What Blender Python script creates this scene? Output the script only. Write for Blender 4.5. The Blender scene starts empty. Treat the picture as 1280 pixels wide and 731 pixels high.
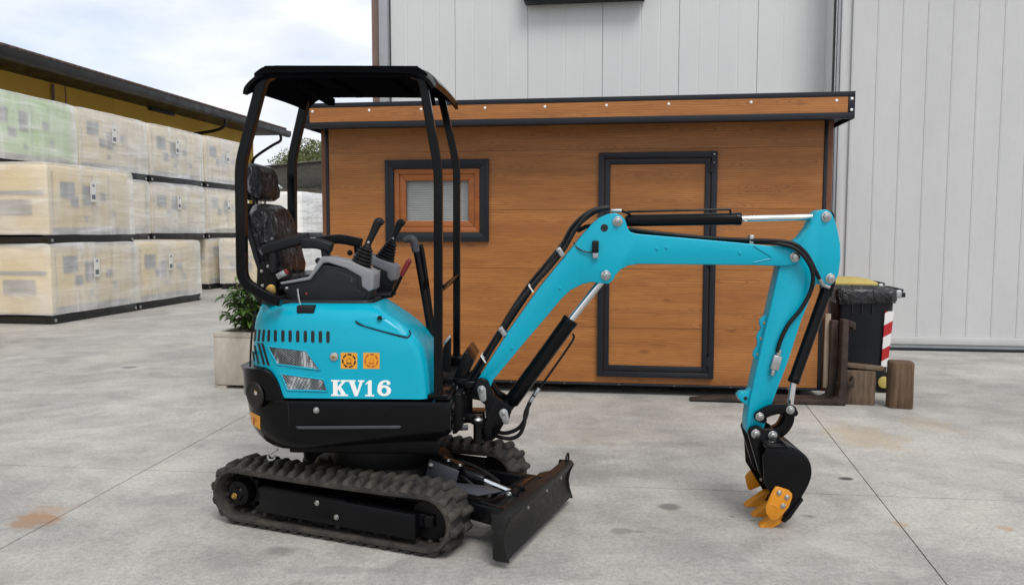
import bpy, bmesh, math, random
from mathutils import Vector, Matrix, noise as mnoise
R = math.radians
random.seed(7)
sc = bpy.context.scene
col = sc.collection

# ------------------------------------------------------------------ camera
CAM_H, CAM_P, CAM_F = 1.5, R(4.49), 1000.0        # height, downward pitch, focal length in px of a 1280 px wide frame
cam_d = bpy.data.cameras.new('camera'); cam = bpy.data.objects.new('camera', cam_d); col.objects.link(cam)
cam.location = (0, 0, CAM_H); cam.rotation_euler = (R(90) - CAM_P, 0, 0)
cam_d.sensor_width = 36; cam_d.lens = CAM_F * 36 / 1280; cam_d.clip_start = 0.05; cam_d.clip_end = 1500
sc.camera = cam

# ------------------------------------------------------------------ sky and sun (bright overcast)
SUN_EL, SUN_AZ = 56, 158          # azimuth measured clockwise from +Y: behind the camera, a little to its right
w = bpy.data.worlds.new('World'); sc.world = w; w.use_nodes = True
nt = w.node_tree; nt.nodes.clear()
N = nt.nodes.new; Lk = nt.links.new
wo = N('ShaderNodeOutputWorld'); bg = N('ShaderNodeBackground'); bg.inputs[1].default_value = 0.10
sky = N('ShaderNodeTexSky'); sky.sky_type = 'NISHITA'; sky.sun_disc = False
sky.sun_elevation = R(SUN_EL); sky.sun_rotation = R(SUN_AZ); sky.air_density = 1.0; sky.dust_density = 0.6
tc = N('ShaderNodeTexCoord'); mp = N('ShaderNodeMapping'); mp.inputs['Scale'].default_value = (1, 1, 2.6)
n1 = N('ShaderNodeTexNoise'); n1.inputs['Scale'].default_value = 2.6; n1.inputs['Detail'].default_value = 7; n1.inputs['Roughness'].default_value = .55
r1 = N('ShaderNodeValToRGB'); r1.color_ramp.elements[0].position = .30; r1.color_ramp.elements[0].color = (.42, .42, .42, 1)
r1.color_ramp.elements[1].position = .55; r1.color_ramp.elements[1].color = (1, 1, 1, 1)
n2 = N('ShaderNodeTexNoise'); n2.inputs['Scale'].default_value = 4.5; n2.inputs['Detail'].default_value = 6
r2 = N('ShaderNodeValToRGB'); r2.color_ramp.elements[0].position = .35; r2.color_ramp.elements[0].color = (5.9, 6.2, 6.8, 1)
r2.color_ramp.elements[1].position = .62; r2.color_ramp.elements[1].color = (7.3, 7.4, 7.55, 1)
mx = N('ShaderNodeMix'); mx.data_type = 'RGBA'
Lk(tc.outputs['Generated'], mp.inputs[0]); Lk(mp.outputs[0], n1.inputs[0]); Lk(mp.outputs[0], n2.inputs[0])
Lk(n1.outputs[0], r1.inputs[0]); Lk(n2.outputs[0], r2.inputs[0])
Lk(r1.outputs[0], mx.inputs[0]); Lk(sky.outputs[0], mx.inputs[6]); Lk(r2.outputs[0], mx.inputs[7])
Lk(mx.outputs[2], bg.inputs[0]); Lk(bg.outputs[0], wo.inputs[0])
sd = bpy.data.lights.new('sun', 'SUN'); sun = bpy.data.objects.new('sun', sd); col.objects.link(sun)
sd.energy = 1.5; sd.angle = R(24); sd.color = (1, .96, .9)
sun.rotation_euler = (R(90 - SUN_EL), 0, R(180 - SUN_AZ)); sun.location = (-4, -6, 12)
sc.view_settings.view_transform = 'Standard'; sc.view_settings.look = 'None'
sc.view_settings.gamma = 1; sc.view_settings.exposure = 0.55; sc.view_settings.use_curve_mapping = False

cy = sc.cycles; cy.max_bounces = 8; cy.diffuse_bounces = 3; cy.glossy_bounces = 3; cy.transmission_bounces = 4; cy.transparent_max_bounces = 8

# ------------------------------------------------------------------ measuring the photograph (1280 x 731 px)
def ray(px, py):
    u = (px - 640) / CAM_F; v = (py - 365.5) / CAM_F; c, s = math.cos(CAM_P), math.sin(CAM_P)
    return Vector((u, c - v * s, -s - v * c))
O = Vector((0, 0, CAM_H))
def ground(px, py, z=0.0):
    r = ray(px, py); return O + r * ((z - CAM_H) / r.z)
class Frame:                       # a yawed frame standing on the ground; at() reads a pixel on its plane y = const
    def __init__(s, x, y, yaw):
        s.o = Vector((x, y, 0)); s.yaw = R(yaw); c, n = math.cos(s.yaw), math.sin(s.yaw)
        s.ax = Vector((c, n, 0)); s.ay = Vector((-n, c, 0))
    def at(s, px, py, y):
        r = ray(px, py); t = (s.o + s.ay * y - O).dot(s.ay) / r.dot(s.ay); p = O + r * t
        return ((p - s.o).dot(s.ax), p.z)
    def atx(s, px, py, x):
        r = ray(px, py); t = (s.o + s.ax * x - O).dot(s.ax) / r.dot(s.ax); p = O + r * t
        return ((p - s.o).dot(s.ay), p.z)
    def loc(s, p):
        d = Vector(p) - s.o; return Vector((d.dot(s.ax), d.dot(s.ay), p[2]))
    def world(s, x, y, z=0): return s.o + s.ax * x + s.ay * y + Vector((0, 0, z))
G = Frame(0, 0, -7.9)              # the yard: shed, hall and pallets stand on this grid

# ------------------------------------------------------------------ helpers
class MB:
    def __init__(s): s.v = []; s.f = []
    def add(s, vs, fs):
        o = len(s.v); s.v += [tuple(p) for p in vs]; s.f += [tuple(i + o for i in f) for f in fs]; return s
    def box(s, x0, x1, y0, y1, z0, z1):
        return s.add([(x0,y0,z0),(x1,y0,z0),(x1,y1,z0),(x0,y1,z0),(x0,y0,z1),(x1,y0,z1),(x1,y1,z1),(x0,y1,z1)],
            [(0,3,2,1),(4,5,6,7),(0,1,5,4),(1,2,6,5),(2,3,7,6),(3,0,4,7)])
    def obox(s, c, sz, M):          # box of size sz centred at c, turned by a 3x3 matrix
        h = [q / 2 for q in sz]; c = Vector(c)
        vs = [c + M @ Vector((a*h[0], b*h[1], d*h[2])) for d in (-1,1) for a, b in ((-1,-1),(1,-1),(1,1),(-1,1))]
        return s.add(vs, [(0,3,2,1),(4,5,6,7),(0,1,5,4),(1,2,6,5),(2,3,7,6),(3,0,4,7)])
    def bar(s, p, q, w, h, up=(0,0,1)):   # rectangular bar from p to q
        p, q = Vector(p), Vector(q); d = (q - p).normalized(); u = Vector(up)
        if abs(d.dot(u)) > .98: u = Vector((1,0,0))
        a = d.cross(u).normalized(); b = a.cross(d)
        M = Matrix((d, a, b)).transposed(); return s.obox((p + q) / 2, ((q - p).length, w, h), M)
    def prism(s, poly, y0, y1):     # polygon in xz pushed along y
        n = len(poly); A = sum(poly[i][0]*poly[(i+1)%n][1] - poly[(i+1)%n][0]*poly[i][1] for i in range(n))
        if A < 0: poly = poly[::-1]
        vs = [(x, y0, z) for x, z in poly] + [(x, y1, z) for x, z in poly]
        return s.add(vs, [tuple(range(n)), tuple(range(2*n-1, n-1, -1))] + [(i, i+n, (i+1)%n+n, (i+1)%n) for i in range(n)])
    def prismz(s, poly, z0, z1):
        n = len(poly); A = sum(poly[i][0]*poly[(i+1)%n][1] - poly[(i+1)%n][0]*poly[i][1] for i in range(n))
        if A < 0: poly = poly[::-1]
        vs = [(x, y, z0) for x, y in poly] + [(x, y, z1) for x, y in poly]
        return s.add(vs, [tuple(range(n-1,-1,-1)), tuple(range(n, 2*n))] + [(i, (i+1)%n, (i+1)%n+n, i+n) for i in range(n)])
    def prismx(s, poly, x0, x1):    # polygon in yz pushed along x
        n = len(poly); A = sum(poly[i][0]*poly[(i+1)%n][1] - poly[(i+1)%n][0]*poly[i][1] for i in range(n))
        if A < 0: poly = poly[::-1]
        vs = [(x0, y, z) for y, z in poly] + [(x1, y, z) for y, z in poly]
        return s.add(vs, [tuple(range(n-1,-1,-1)), tuple(range(n, 2*n))] + [(i, (i+1)%n, (i+1)%n+n, i+n) for i in range(n)])
    def tube(s, pts, r, n=8, smooth=0, cap=True):
        pts = [Vector(p) for p in pts]
        rs = r if isinstance(r, (list, tuple)) else [r] * len(pts)
        if smooth and len(pts) > 2:
            P2, R2 = [], []
            for i in range(len(pts) - 1):
                p0 = pts[max(i-1,0)]; p1 = pts[i]; p2 = pts[i+1]; p3 = pts[min(i+2,len(pts)-1)]
                for k in range(smooth):
                    t = k / smooth
                    P2.append(.5*((2*p1)+(p2-p0)*t+(2*p0-5*p1+4*p2-p3)*t*t+(3*p1-p0-3*p2+p3)*t**3)); R2.append(rs[i]*(1-t)+rs[i+1]*t)
            P2.append(pts[-1]); R2.append(rs[-1]); pts, rs = P2, R2
        vs, fs = [], []; a = None
        for i, p in enumerate(pts):
            d = (pts[min(i+1,len(pts)-1)] - pts[max(i-1,0)])
            d = d.normalized() if d.length > 1e-9 else Vector((0,0,1))
            if a is None:
                u = Vector((0,0,1)) if abs(d.z) < .9 else Vector((1,0,0)); a = d.cross(u).normalized()
            else:
                a = (a - d * a.dot(d)); a = a.normalized() if a.length > 1e-6 else d.orthogonal().normalized()
            b = d.cross(a)
            for k in range(n):
                t = 2*math.pi*k/n; vs.append(p + (a*math.cos(t) + b*math.sin(t)) * rs[i])
        for i in range(len(pts)-1):
            for k in range(n): fs.append((i*n+k, i*n+(k+1)%n, (i+1)*n+(k+1)%n, (i+1)*n+k))
        if cap: fs.append(tuple(range(n-1,-1,-1))); fs.append(tuple(range((len(pts)-1)*n, len(pts)*n)))
        return s.add(vs, fs)
    def sq(s, pts, w, h, up=(0,1,0), rnd=.2):   # square tube with rounded corners along a mitred path
        pts = [Vector(p) for p in pts]; vs, fs = [], []; prof = []
        c = rnd
        for a, b in ((1,1-c),(1-c,1),(-1+c,1),(-1,1-c),(-1,-1+c),(-1+c,-1),(1-c,-1),(1,-1+c)): prof.append((a*w/2, b*h/2))
        n = 8
        for i, p in enumerate(pts):
            d = (pts[min(i+1,len(pts)-1)] - pts[max(i-1,0)]).normalized(); u = Vector(up); a = (u - d*u.dot(d)).normalized(); b = d.cross(a)
            for x, y in prof: vs.append(p + a*x + b*y)
        for i in range(len(pts)-1):
            for k in range(n): fs.append((i*n+k, i*n+(k+1)%n, (i+1)*n+(k+1)%n, (i+1)*n+k))
        fs.append(tuple(range(n-1,-1,-1))); fs.append(tuple(range((len(pts)-1)*n, len(pts)*n)))
        return s.add(vs, fs)
    def cyl(s, p, q, r, n=20, r2=None): return s.tube([p, q], [r, r if r2 is None else r2], n)
    def lathe(s, prof, n=24, M=None):   # profile (r, z)
        vs, fs = [], []; m = len(prof)
        for k in range(n):
            t = 2*math.pi*k/n
            for r, z in prof: vs.append(Vector((r*math.cos(t), r*math.sin(t), z)))
        for k in range(n):
            for i in range(m-1):
                a, b = k*m+i, ((k+1)%n)*m+i; fs.append((a, b, b+1, a+1))
        if M is not None: vs = [M @ v for v in vs]
        return s.add(vs, fs)
    def loft(s, rings, cap=True):
        n = len(rings[0]); vs = [p for r in rings for p in r]; fs = []
        for i in range(len(rings)-1):
            for k in range(n): fs.append((i*n+k, i*n+(k+1)%n, (i+1)*n+(k+1)%n, (i+1)*n+k))
        if cap: fs.append(tuple(range(n-1,-1,-1))); fs.append(tuple(range((len(rings)-1)*n, len(rings)*n)))
        return s.add(vs, fs)
    def mesh(s, name, bevel=0, seg=2, ang=32, smooth=True):
        me = bpy.data.meshes.new(name); me.from_pydata([tuple(v) for v in s.v], [], s.f)
        bm = bmesh.new(); bm.from_mesh(me); bmesh.ops.recalc_face_normals(bm, faces=bm.faces)
        if bevel:
            es = [e for e in bm.edges if len(e.link_faces) == 2 and e.calc_face_angle(0) > R(ang)]
            if es: bmesh.ops.bevel(bm, geom=es, offset=bevel, segments=seg, profile=.5, affect='EDGES', clamp_overlap=True)
        bm.to_mesh(me); bm.free()
        if smooth:
            for p in me.polygons: p.use_smooth = True
            me.set_sharp_from_angle(angle=R(38 if not bevel else 50))
        return me
    def build(s, name, mat, parent=None, bevel=0, seg=2, ang=32, smooth=True, rz=None):
        me = s.mesh(name, bevel, seg, ang, smooth); me.materials.append(mat)
        o = bpy.data.objects.new(name, me); col.objects.link(o)
        if parent: o.parent = parent
        if rz is not None: o.rotation_euler.z = rz
        return o
def tag(o, label=None, cat=None, group=None, kind=None):
    if label: o['label'] = label
    if cat: o['category'] = cat
    if group: o['group'] = group
    if kind: o['kind'] = kind
    return o
def empty(name, loc, rz=0):
    o = bpy.data.objects.new(name, None); col.objects.link(o); o.location = loc; o.rotation_euler.z = rz; o.empty_display_size = .2; return o
def copy_tree(o, parent=None):
    c = o.copy(); col.objects.link(c); c.parent = parent
    for ch in list(o.children): copy_tree(ch, c)
    return c
def inst(o, loc=None, rot=None, parent=None):
    c = o.copy(); col.objects.link(c); c.parent = parent if parent else o.parent
    if loc is not None: c.location = loc
    if rot is not None: c.rotation_euler = rot
    return c

# ------------------------------------------------------------------ materials
class Mat:
    def __init__(s, name):
        s.m = bpy.data.materials.new(name); s.m.use_nodes = True; s.t = s.m.node_tree; s.b = s.t.nodes['Principled BSDF']; s.out = s.t.nodes['Material Output']
        s._c = None
    def n(s, typ, **kw):
        q = s.t.nodes.new(typ)
        for k, v in kw.items():
            if k.startswith('i_'): q.inputs[k[2:].replace('_', ' ')].default_value = v
            else: setattr(q, k, v)
        return q
    def l(s, a, b): s.t.links.new(a, b)
    def co(s, scale=(1,1,1), loc=(0,0,0), rot=(0,0,0), rand=False):
        if s._c is None: s._c = s.n('ShaderNodeTexCoord')
        mp = s.n('ShaderNodeMapping'); mp.inputs['Scale'].default_value = scale; mp.inputs['Location'].default_value = loc; mp.inputs['Rotation'].default_value = rot
        src = s._c.outputs['Object']
        if rand:
            oi = s.n('ShaderNodeObjectInfo'); ad = s.n('ShaderNodeVectorMath', operation='MULTIPLY_ADD')
            ad.inputs[1].default_value = (31, 17, 23); s.l(oi.outputs['Random'], ad.inputs[0]); s.l(src, ad.inputs[2]); src = ad.outputs[0]
        s.l(src, mp.inputs[0]); return mp.outputs[0]
    def noise(s, scale, detail=4, rough=.55, vec=None, dist=0):
        q = s.n('ShaderNodeTexNoise'); q.inputs['Scale'].default_value = scale; q.inputs['Detail'].default_value = detail
        q.inputs['Roughness'].default_value = rough; q.inputs['Distortion'].default_value = dist
        s.l(vec if vec is not None else s.co(), q.inputs[0]); return q.outputs[0]
    def ramp(s, fac, stops):
        q = s.n('ShaderNodeValToRGB'); e = q.color_ramp.elements
        while len(e) < len(stops): e.new(.5)
        for el, (p, c) in zip(e, stops):
            el.position = p; el.color = c if len(c) == 4 else (*c, 1)
        s.l(fac, q.inputs[0]); return q.outputs[0]
    def mix(s, fac, a, b, blend='MIX'):
        q = s.n('ShaderNodeMix', data_type='RGBA', blend_type=blend)
        for i, v in ((0, fac), (6, a), (7, b)):
            if isinstance(v, (int, float)): q.inputs[i].default_value = v
            elif isinstance(v, tuple): q.inputs[i].default_value = v if len(v) == 4 else (*v, 1)
            else: s.l(v, q.inputs[i])
        return q.outputs[2]
    def math(s, op, a, b=0, clamp=False):
        q = s.n('ShaderNodeMath', operation=op, use_clamp=clamp)
        for i, v in ((0, a), (1, b)):
            if isinstance(v, (int, float)): q.inputs[i].default_value = v
            else: s.l(v, q.inputs[i])
        return q.outputs[0]
    def set(s, **kw):
        for k, v in kw.items():
            q = s.b.inputs[k.replace('_', ' ')]
            if isinstance(v, (int, float)): q.default_value = v
            elif isinstance(v, tuple): q.default_value = v if len(v) == 4 else (*v, 1)
            else: s.l(v, q)
        return s
    def bump(s, h, strength=.2, dist=.01):
        q = s.n('ShaderNodeBump'); q.inputs['Strength'].default_value = strength; q.inputs['Distance'].default_value = dist
        s.l(h, q.inputs['Height']); s.l(q.outputs[0], s.b.inputs['Normal']); return s
def g(v): return (v, v, v, 1)
def simple(name, c, rough=.5, metal=0, var=.12, scale=14, bump=0, coat=0, bscale=60, rvar=.12, rand=False, spec=.5):
    m = Mat(name); v = m.co(rand=rand); nz = m.noise(scale, 5, .6, v)
    lo = tuple(max(0, q*(1-var)) for q in c); hi = tuple(min(1, q*(1+var)) for q in c)
    m.set(Base_Color=m.ramp(nz, [(.3, lo), (.7, hi)]), Metallic=metal)
    n2 = m.noise(scale*.6, 5, .65, v)
    m.set(Roughness=m.ramp(n2, [(.3, g(max(.02, rough-rvar))), (.7, g(min(1, rough+rvar)))]))
    if coat: m.set(Coat_Weight=coat, Coat_Roughness=.12)
    m.set(Specular_IOR_Level=spec)
    if bump: m.bump(m.noise(bscale, 3, .5, v), bump, .004)
    return m.m
M = {}
M['teal'] = simple('teal_paint', (.0, .345, .480), .27, var=.05, scale=3, bump=.02, bscale=300, rvar=.07, spec=.32)
M['black'] = simple('black_gloss_paint', (.0035, .0037, .0045), .18, var=.2, scale=5, rvar=.07, bump=.02, bscale=200, spec=.16)
M['black_matt'] = simple('black_matt_steel', (.0055, .0055, .006), .45, var=.25, scale=9, rvar=.12, bump=.05, bscale=90, spec=.14)
M['plastic'] = simple('charcoal_plastic', (.009, .0095, .0115), .5, var=.12, scale=20, bump=.12, bscale=420, spec=.25)
M['grey_plastic'] = simple('light_grey_plastic', (.22, .225, .24), .5, var=.05, scale=20, bump=.06, bscale=400, spec=.3)
M['mid_plastic'] = simple('mid_grey_plastic', (.055, .058, .068), .45, var=.08, scale=20, bump=.06, bscale=400, spec=.3)
M['rubber'] = simple('black_rubber', (.006, .006, .0065), .55, var=.25, scale=30, bump=.1, bscale=150, spec=.25)
M['hose'] = simple('hydraulic_hose', (.006, .006, .0065), .42, var=.2, scale=60, bump=.15, bscale=500, spec=.28)
M['chrome'] = simple('chrome_rod', (.75, .76, .78), .12, metal=1, var=.03, scale=10, rvar=.05)
M['zinc'] = simple('zinc_bolt', (.42, .42, .41), .30, metal=1, var=.25, scale=60, rvar=.14)
M['steel'] = simple('galvanised_steel', (.42, .43, .43), .36, metal=.85, var=.15, scale=40)
M['orange'] = simple('orange_paint', (.62, .235, .008), .42, var=.10, scale=12, bump=.05, bscale=120)
M['white'] = simple('white_vinyl', (.82, .82, .80), .35, var=.02, scale=20)
M['red'] = simple('red_grip', (.18, .008, .012), .4, var=.1, scale=20)
M['sticker'] = simple('orange_sticker', (.72, .30, .012), .4, var=.03, scale=30)
M['dark_hole'] = simple('dark_opening', (.006, .006, .007), .7, var=.1, scale=30)  # near-black; on flat decals it paints the dark inside of openings
M['brass'] = simple('brass', (.45, .28, .09), .35, metal=.9, var=.1, scale=40)
# muddy rubber of the tracks
m = Mat('dusty_track_rubber'); v = m.co(rand=True); a = m.noise(9, 6, .65, v); b = m.noise(45, 4, .6, v)
m.set(Base_Color=m.mix(m.ramp(a, [(.38, g(0)), (.68, g(1))]), (.014, .0135, .013), m.ramp(b, [(.3, (.030, .026, .021)), (.7, (.075, .062, .048))])), Roughness=.75)
m.bump(b, .35, .004); M['track'] = m.m
m = Mat('worn_blade_paint'); v = m.co(); a = m.noise(6, 6, .7, m.co((1, 1, 3))); b = m.noise(40, 4, .6, v)
m.set(Base_Color=m.mix(m.ramp(a, [(.5, g(0)), (.75, g(.5))]), (.009, .009, .009), (.022, .021, .020)), Specular_IOR_Level=.25, Roughness=m.ramp(b, [(.3, g(.34)), (.7, g(.55))])); m.bump(b, .06, .003); M['blade'] = m.m
# crinkled clear film over a black seat, glints painted as pale base-colour patches
m = Mat('plastic_wrapped_black_vinyl'); v = m.co((1, 1, .45)); a = m.noise(20, 4, .6, v, 1.6); b = m.noise(60, 3, .5, v, 1.0)
h = m.math('ADD', a, m.math('MULTIPLY', b, .35))
m.set(Base_Color=m.ramp(a, [(.40, (.007, .007, .008)), (.58, (.030, .030, .034)), (.68, (.26, .26, .275))]), Roughness=.25, Specular_IOR_Level=.2, Coat_Weight=.12, Coat_Roughness=.05); m.bump(h, 1.0, .06); M['seat'] = m.m
# ------------------------------------------------------------------ ground: concrete slabs with sawn joints
def lin2(p, q): return (p.x, p.y, q.x - p.x, q.y - p.y)
def xing(l, k):
    x1, y1, a, b = l; x2, y2, c, d = k; den = a*d - b*c; t = ((x2-x1)*d - (y2-y1)*c) / den; return Vector((x1 + a*t, y1 + b*t))
def shift(l, s):
    x, y, a, b = l; q = math.hypot(a, b); return (x + b/q*s, y - a/q*s, a, b)
LA = lin2(ground(0, 686), ground(307, 519)); LC = lin2(ground(1179, 724), ground(1003, 500)); LB = lin2(ground(0, 580.5), ground(1280, 626))
L0 = shift(LA, -5.2); L4 = shift(LC, 5.2)
near = (0, -9, 1, -.1); far = (0, 75, 1, -.1); outl = (-60, 0, .1, 1); outr = (60, 0, .12, 1)
m = Mat('yard_concrete'); v = m.co()
big = m.noise(.55, 5, .6, v, .4); mid = m.noise(2.6, 7, .68, v, .5); fine = m.noise(38, 5, .6, v); grit = m.noise(220, 3, .6, v)
smear = m.noise(3.2, 6, .65, m.co((.75, 1.5, 1), rot=(0, 0, R(8))), .8)
base = m.mix(m.ramp(big, [(.3, g(0)), (.7, g(1))]), (.298, .288, .268), (.452, .438, .408))
base = m.mix(.6, base, m.ramp(mid, [(.30, g(.32)), (.5, g(.5)), (.72, g(.62))]), 'OVERLAY')
pat = m.noise(1.35, 8, .62, m.co(loc=(11, 6, 0)), .9)
base = m.mix(m.ramp(pat, [(.50, g(0)), (.58, g(.32)), (.75, g(.42))]), base, (.225, .222, .213))
base = m.mix(m.ramp(m.noise(3.6, 7, .66, m.co(loc=(2, 14, 0)), .6), [(.60, g(0)), (.70, g(.35))]), base, (.19, .188, .182))
base = m.mix(m.ramp(m.noise(.8, 5, .6, m.co(loc=(5, 21, 0)), .5), [(.52, g(0)), (.68, g(.5))]), base, (.47, .445, .395))
base = m.mix(.35, base, m.ramp(smear, [(.3, g(.36)), (.7, g(.60))]), 'OVERLAY')
base = m.mix(.6, base, m.ramp(fine, [(.25, g(.32)), (.75, g(.66))]), 'OVERLAY')
base = m.mix(.42, base, m.ramp(grit, [(.3, g(.22)), (.7, g(.78))]), 'OVERLAY')
base = m.mix(.5, base, m.ramp(m.noise(95, 4, .65, v), [(.28, g(.3)), (.72, g(.68))]), 'OVERLAY')
base = m.mix(m.ramp(m.noise(1.1, 6, .7, m.co(loc=(7, 3, 0))), [(.56, g(0)), (.74, g(.45))]), base, (.50, .475, .425))
sc1 = m.noise(1.0, 2, .5, m.co((9, 160, 1), rot=(0, 0, R(31)))); sc2 = m.noise(1.0, 2, .5, m.co((7, 120, 1), rot=(0, 0, R(-48)), loc=(3, 9, 0)))
base = m.mix(m.math('MULTIPLY', m.ramp(sc1, [(.70, g(0)), (.76, g(1))]), m.ramp(m.noise(1.7, 3, .6, m.co(loc=(1, 5, 0))), [(.5, g(0)), (.65, g(.5))])), base, (.55, .54, .52))
base = m.mix(m.math('MULTIPLY', m.ramp(sc2, [(.71, g(0)), (.77, g(1))]), m.ramp(m.noise(1.4, 3, .6, m.co(loc=(8, 2, 0))), [(.5, g(0)), (.65, g(.45))])), base, (.22, .215, .205))
pv = m.n('ShaderNodeTexVoronoi', feature='F1'); pv.inputs['Scale'].default_value = 13; pv.inputs['Randomness'].default_value = 1; m.l(v, pv.inputs[0])
base = m.mix(m.math('MULTIPLY', m.ramp(pv.outputs['Distance'], [(.05, g(1)), (.09, g(0))]), m.ramp(m.noise(2.3, 2, .5, m.co(loc=(4, 4, 0))), [(.52, g(0)), (.6, g(.7))])), base, (.13, .125, .12))
def stain(px, py, rx, ry, c, s, warp=.5):     # an oil or rust spot lying on the slab, in metres
    global base
    p = ground(px, py)
    mp = m.n('ShaderNodeMapping'); mp.vector_type = 'POINT'
    mp.inputs['Location'].default_value = (-p.x / rx, -p.y / ry, 0); mp.inputs['Scale'].default_value = (1/rx, 1/ry, 0); m.l(v, mp.inputs[0])
    q = m.n('ShaderNodeVectorMath', operation='LENGTH'); m.l(mp.outputs[0], q.inputs[0])
    d = m.math('ADD', q.outputs['Value'], m.math('MULTIPLY', m.math('SUBTRACT', SN, .5), warp*2.2))
    base = m.mix(m.ramp(d, [(.55, g(s)), (1.05, g(0))]), base, c)
SN = m.noise(7, 4, .6, v); dk = (.10, .10, .098); rs = (.36, .20, .09)
for a in ((836, 633, .075, .065, dk, .75, .15), (780, 663, .09, .05, dk, .5, .9), (800, 664, .03, .02, dk, .5, .7), (162, 459, .10, .09, dk, .7, .3), (352, 688, .10, .06, dk, .5, .9),
          (1058, 598, .055, .04, (.03, .03, .03), .9, .3), (1013, 645, .05, .03, dk, .55, .8), (941, 650, .02, .012, dk, .6, .4), (915, 645, .02, .013, dk, .6, .4), (38, 652, .12, .12, (.27, .15, .075), .7, 1.5), (58, 640, .14, .14, rs, .35, 1.5),
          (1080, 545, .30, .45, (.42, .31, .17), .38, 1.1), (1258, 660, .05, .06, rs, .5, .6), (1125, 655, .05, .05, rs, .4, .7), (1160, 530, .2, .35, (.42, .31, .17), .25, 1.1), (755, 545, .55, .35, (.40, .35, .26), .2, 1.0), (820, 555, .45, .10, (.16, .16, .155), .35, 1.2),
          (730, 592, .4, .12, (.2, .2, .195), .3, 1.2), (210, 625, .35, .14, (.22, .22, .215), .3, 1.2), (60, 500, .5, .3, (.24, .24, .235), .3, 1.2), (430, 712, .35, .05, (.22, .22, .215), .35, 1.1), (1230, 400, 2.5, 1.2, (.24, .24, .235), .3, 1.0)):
    stain(*a)
m.set(Base_Color=base, Roughness=m.ramp(mid, [(.3, g(.62)), (.7, g(.82))])); m.bump(m.math('ADD', fine, m.math('MULTIPLY', grit, .6)), .12, .004); M['concrete'] = m.m
M['joint'] = simple('joint_dirt', (.035, .034, .032), .9, var=.2, scale=30)
gnd = MB().add([(-700, -300, -.012), (700, -300, -.012), (700, 900, -.012), (-700, 900, -.012)], [(0, 1, 2, 3)]).build('ground', M['joint']); tag(gnd, kind='structure')
vl = [outl, L0, LA, LC, L4, outr]; hl = [near, LB, far]
for i in range(5):
    for j in range(2):
        a, b = shift(vl[i], .0022), shift(vl[i+1], -.0042)
        c, d = shift(hl[j], -.0034), shift(hl[j+1], .0034)
        q = [xing(a, c), xing(b, c), xing(b, d), xing(a, d)]
        MB().prismz([(p.x, p.y) for p in q], -.010, 0).build('concrete_slab', M['concrete'], gnd, smooth=False)

# ------------------------------------------------------------------ grey warehouse
GR = R(-7.9)
m = Mat('grey_cladding_panel'); v = m.co(); a = m.noise(1.2, 5, .6, m.co((1, 1, .35))); b = m.noise(14, 5, .65, v)
m.set(Base_Color=m.mix(.35, m.ramp(a, [(.3, (.59, .60, .60)), (.7, (.64, .65, .645))]), m.ramp(b, [(.3, g(.47)), (.7, g(.53))]), 'OVERLAY'), Roughness=.5); M['clad'] = m.m
m = Mat('grey_door_steel'); a = m.noise(1.0, 6, .65, m.co((1, 1, .3))); b = m.noise(9, 6, .7, m.co((1, 1, .6)))
m.set(Base_Color=m.mix(.4, m.ramp(a, [(.3, (.505, .508, .51)), (.7, (.57, .57, .57))]), m.ramp(b, [(.3, g(.46)), (.75, g(.54))]), 'OVERLAY'), Roughness=.48); M['doorsteel'] = m.m
M['flash'] = simple('grey_flashing', (.33, .35, .37), .45, var=.06, scale=5)
M['column'] = simple('brown_steel_column', (.19, .125, .105), .55, var=.12, scale=6)
M['anth'] = simple('anthracite_trim', (.011, .0135, .019), .42, var=.10, scale=8, rvar=.08, spec=.3)
WG = G.loc(ground(1280, 440)); GYD = WG.y                # sliding door plane
GYW = GYD + .42                                         # panel wall behind it
wh = empty('warehouse', G.world(0, GYW), GR)
tag(wh, 'tall pale grey metal clad warehouse behind the wooden cabin', 'warehouse')
xl = G.at(478, 60, GYW)[0]; xj = G.at(1043, 60, GYW)[0]
# wall panels: 1 m sandwich panels with a fine rib profile, joints read from the photograph
pitch = 1.0; x1 = G.at(753, 60, GYW)[0]
edges = [xl + .12]
x = x1 - 6*pitch
while x < xj:
    if x > xl + .25: edges.append(x)
    x += pitch
edges.append(xj + .3)
for a, b in zip(edges, edges[1:]):
    mb = MB(); n = 4; prof = []
    wdt = (b - a - .005) / n
    for k in range(n):
        x0 = a + .0025 + k*wdt
        prof += [(x0, 0), (x0 + .012, -.0035), (x0 + wdt - .012, -.0035)] if k else [(x0, 0), (x0 + .008, -.0035), (x0 + wdt - .012, -.0035)]
    prof += [(b - .0025, 0), (b - .0025, .08), (a + .0025, .08)]
    mb.prismz(prof, 0, 8.2).build('wall_panel', M['clad'], wh, smooth=False)
MB().box(xl + .1, xj + .3, .082, .2, 0, 8.2).build('wall_core', M['flash'], wh)
MB().box(xl - .02, xl + .095, -.10, .25, 0, 8.3).build('corner_flashing', M['flash'], wh, bevel=.01)
cm = MB(); cx = G.at(471, 60, GYW)[0]
cm.box(cx - .075, cx + .065, .02, .03, 0, 8.3).box(cx - .015, cx - .005, .031, .20, 0, 8.3).box(cx - .075, cx + .065, .201, .213, 0, 8.3)
cm.build('corner_column', M['column'], wh)
MB().box(xl - .02, xl + .06, .26, 16, 0, 8.2).build('return_wall', M['clad'], wh)
MB().box(xl - .2, 16, -.25, 16, 8.31, 8.5).build('roof', M['flash'], wh)
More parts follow.
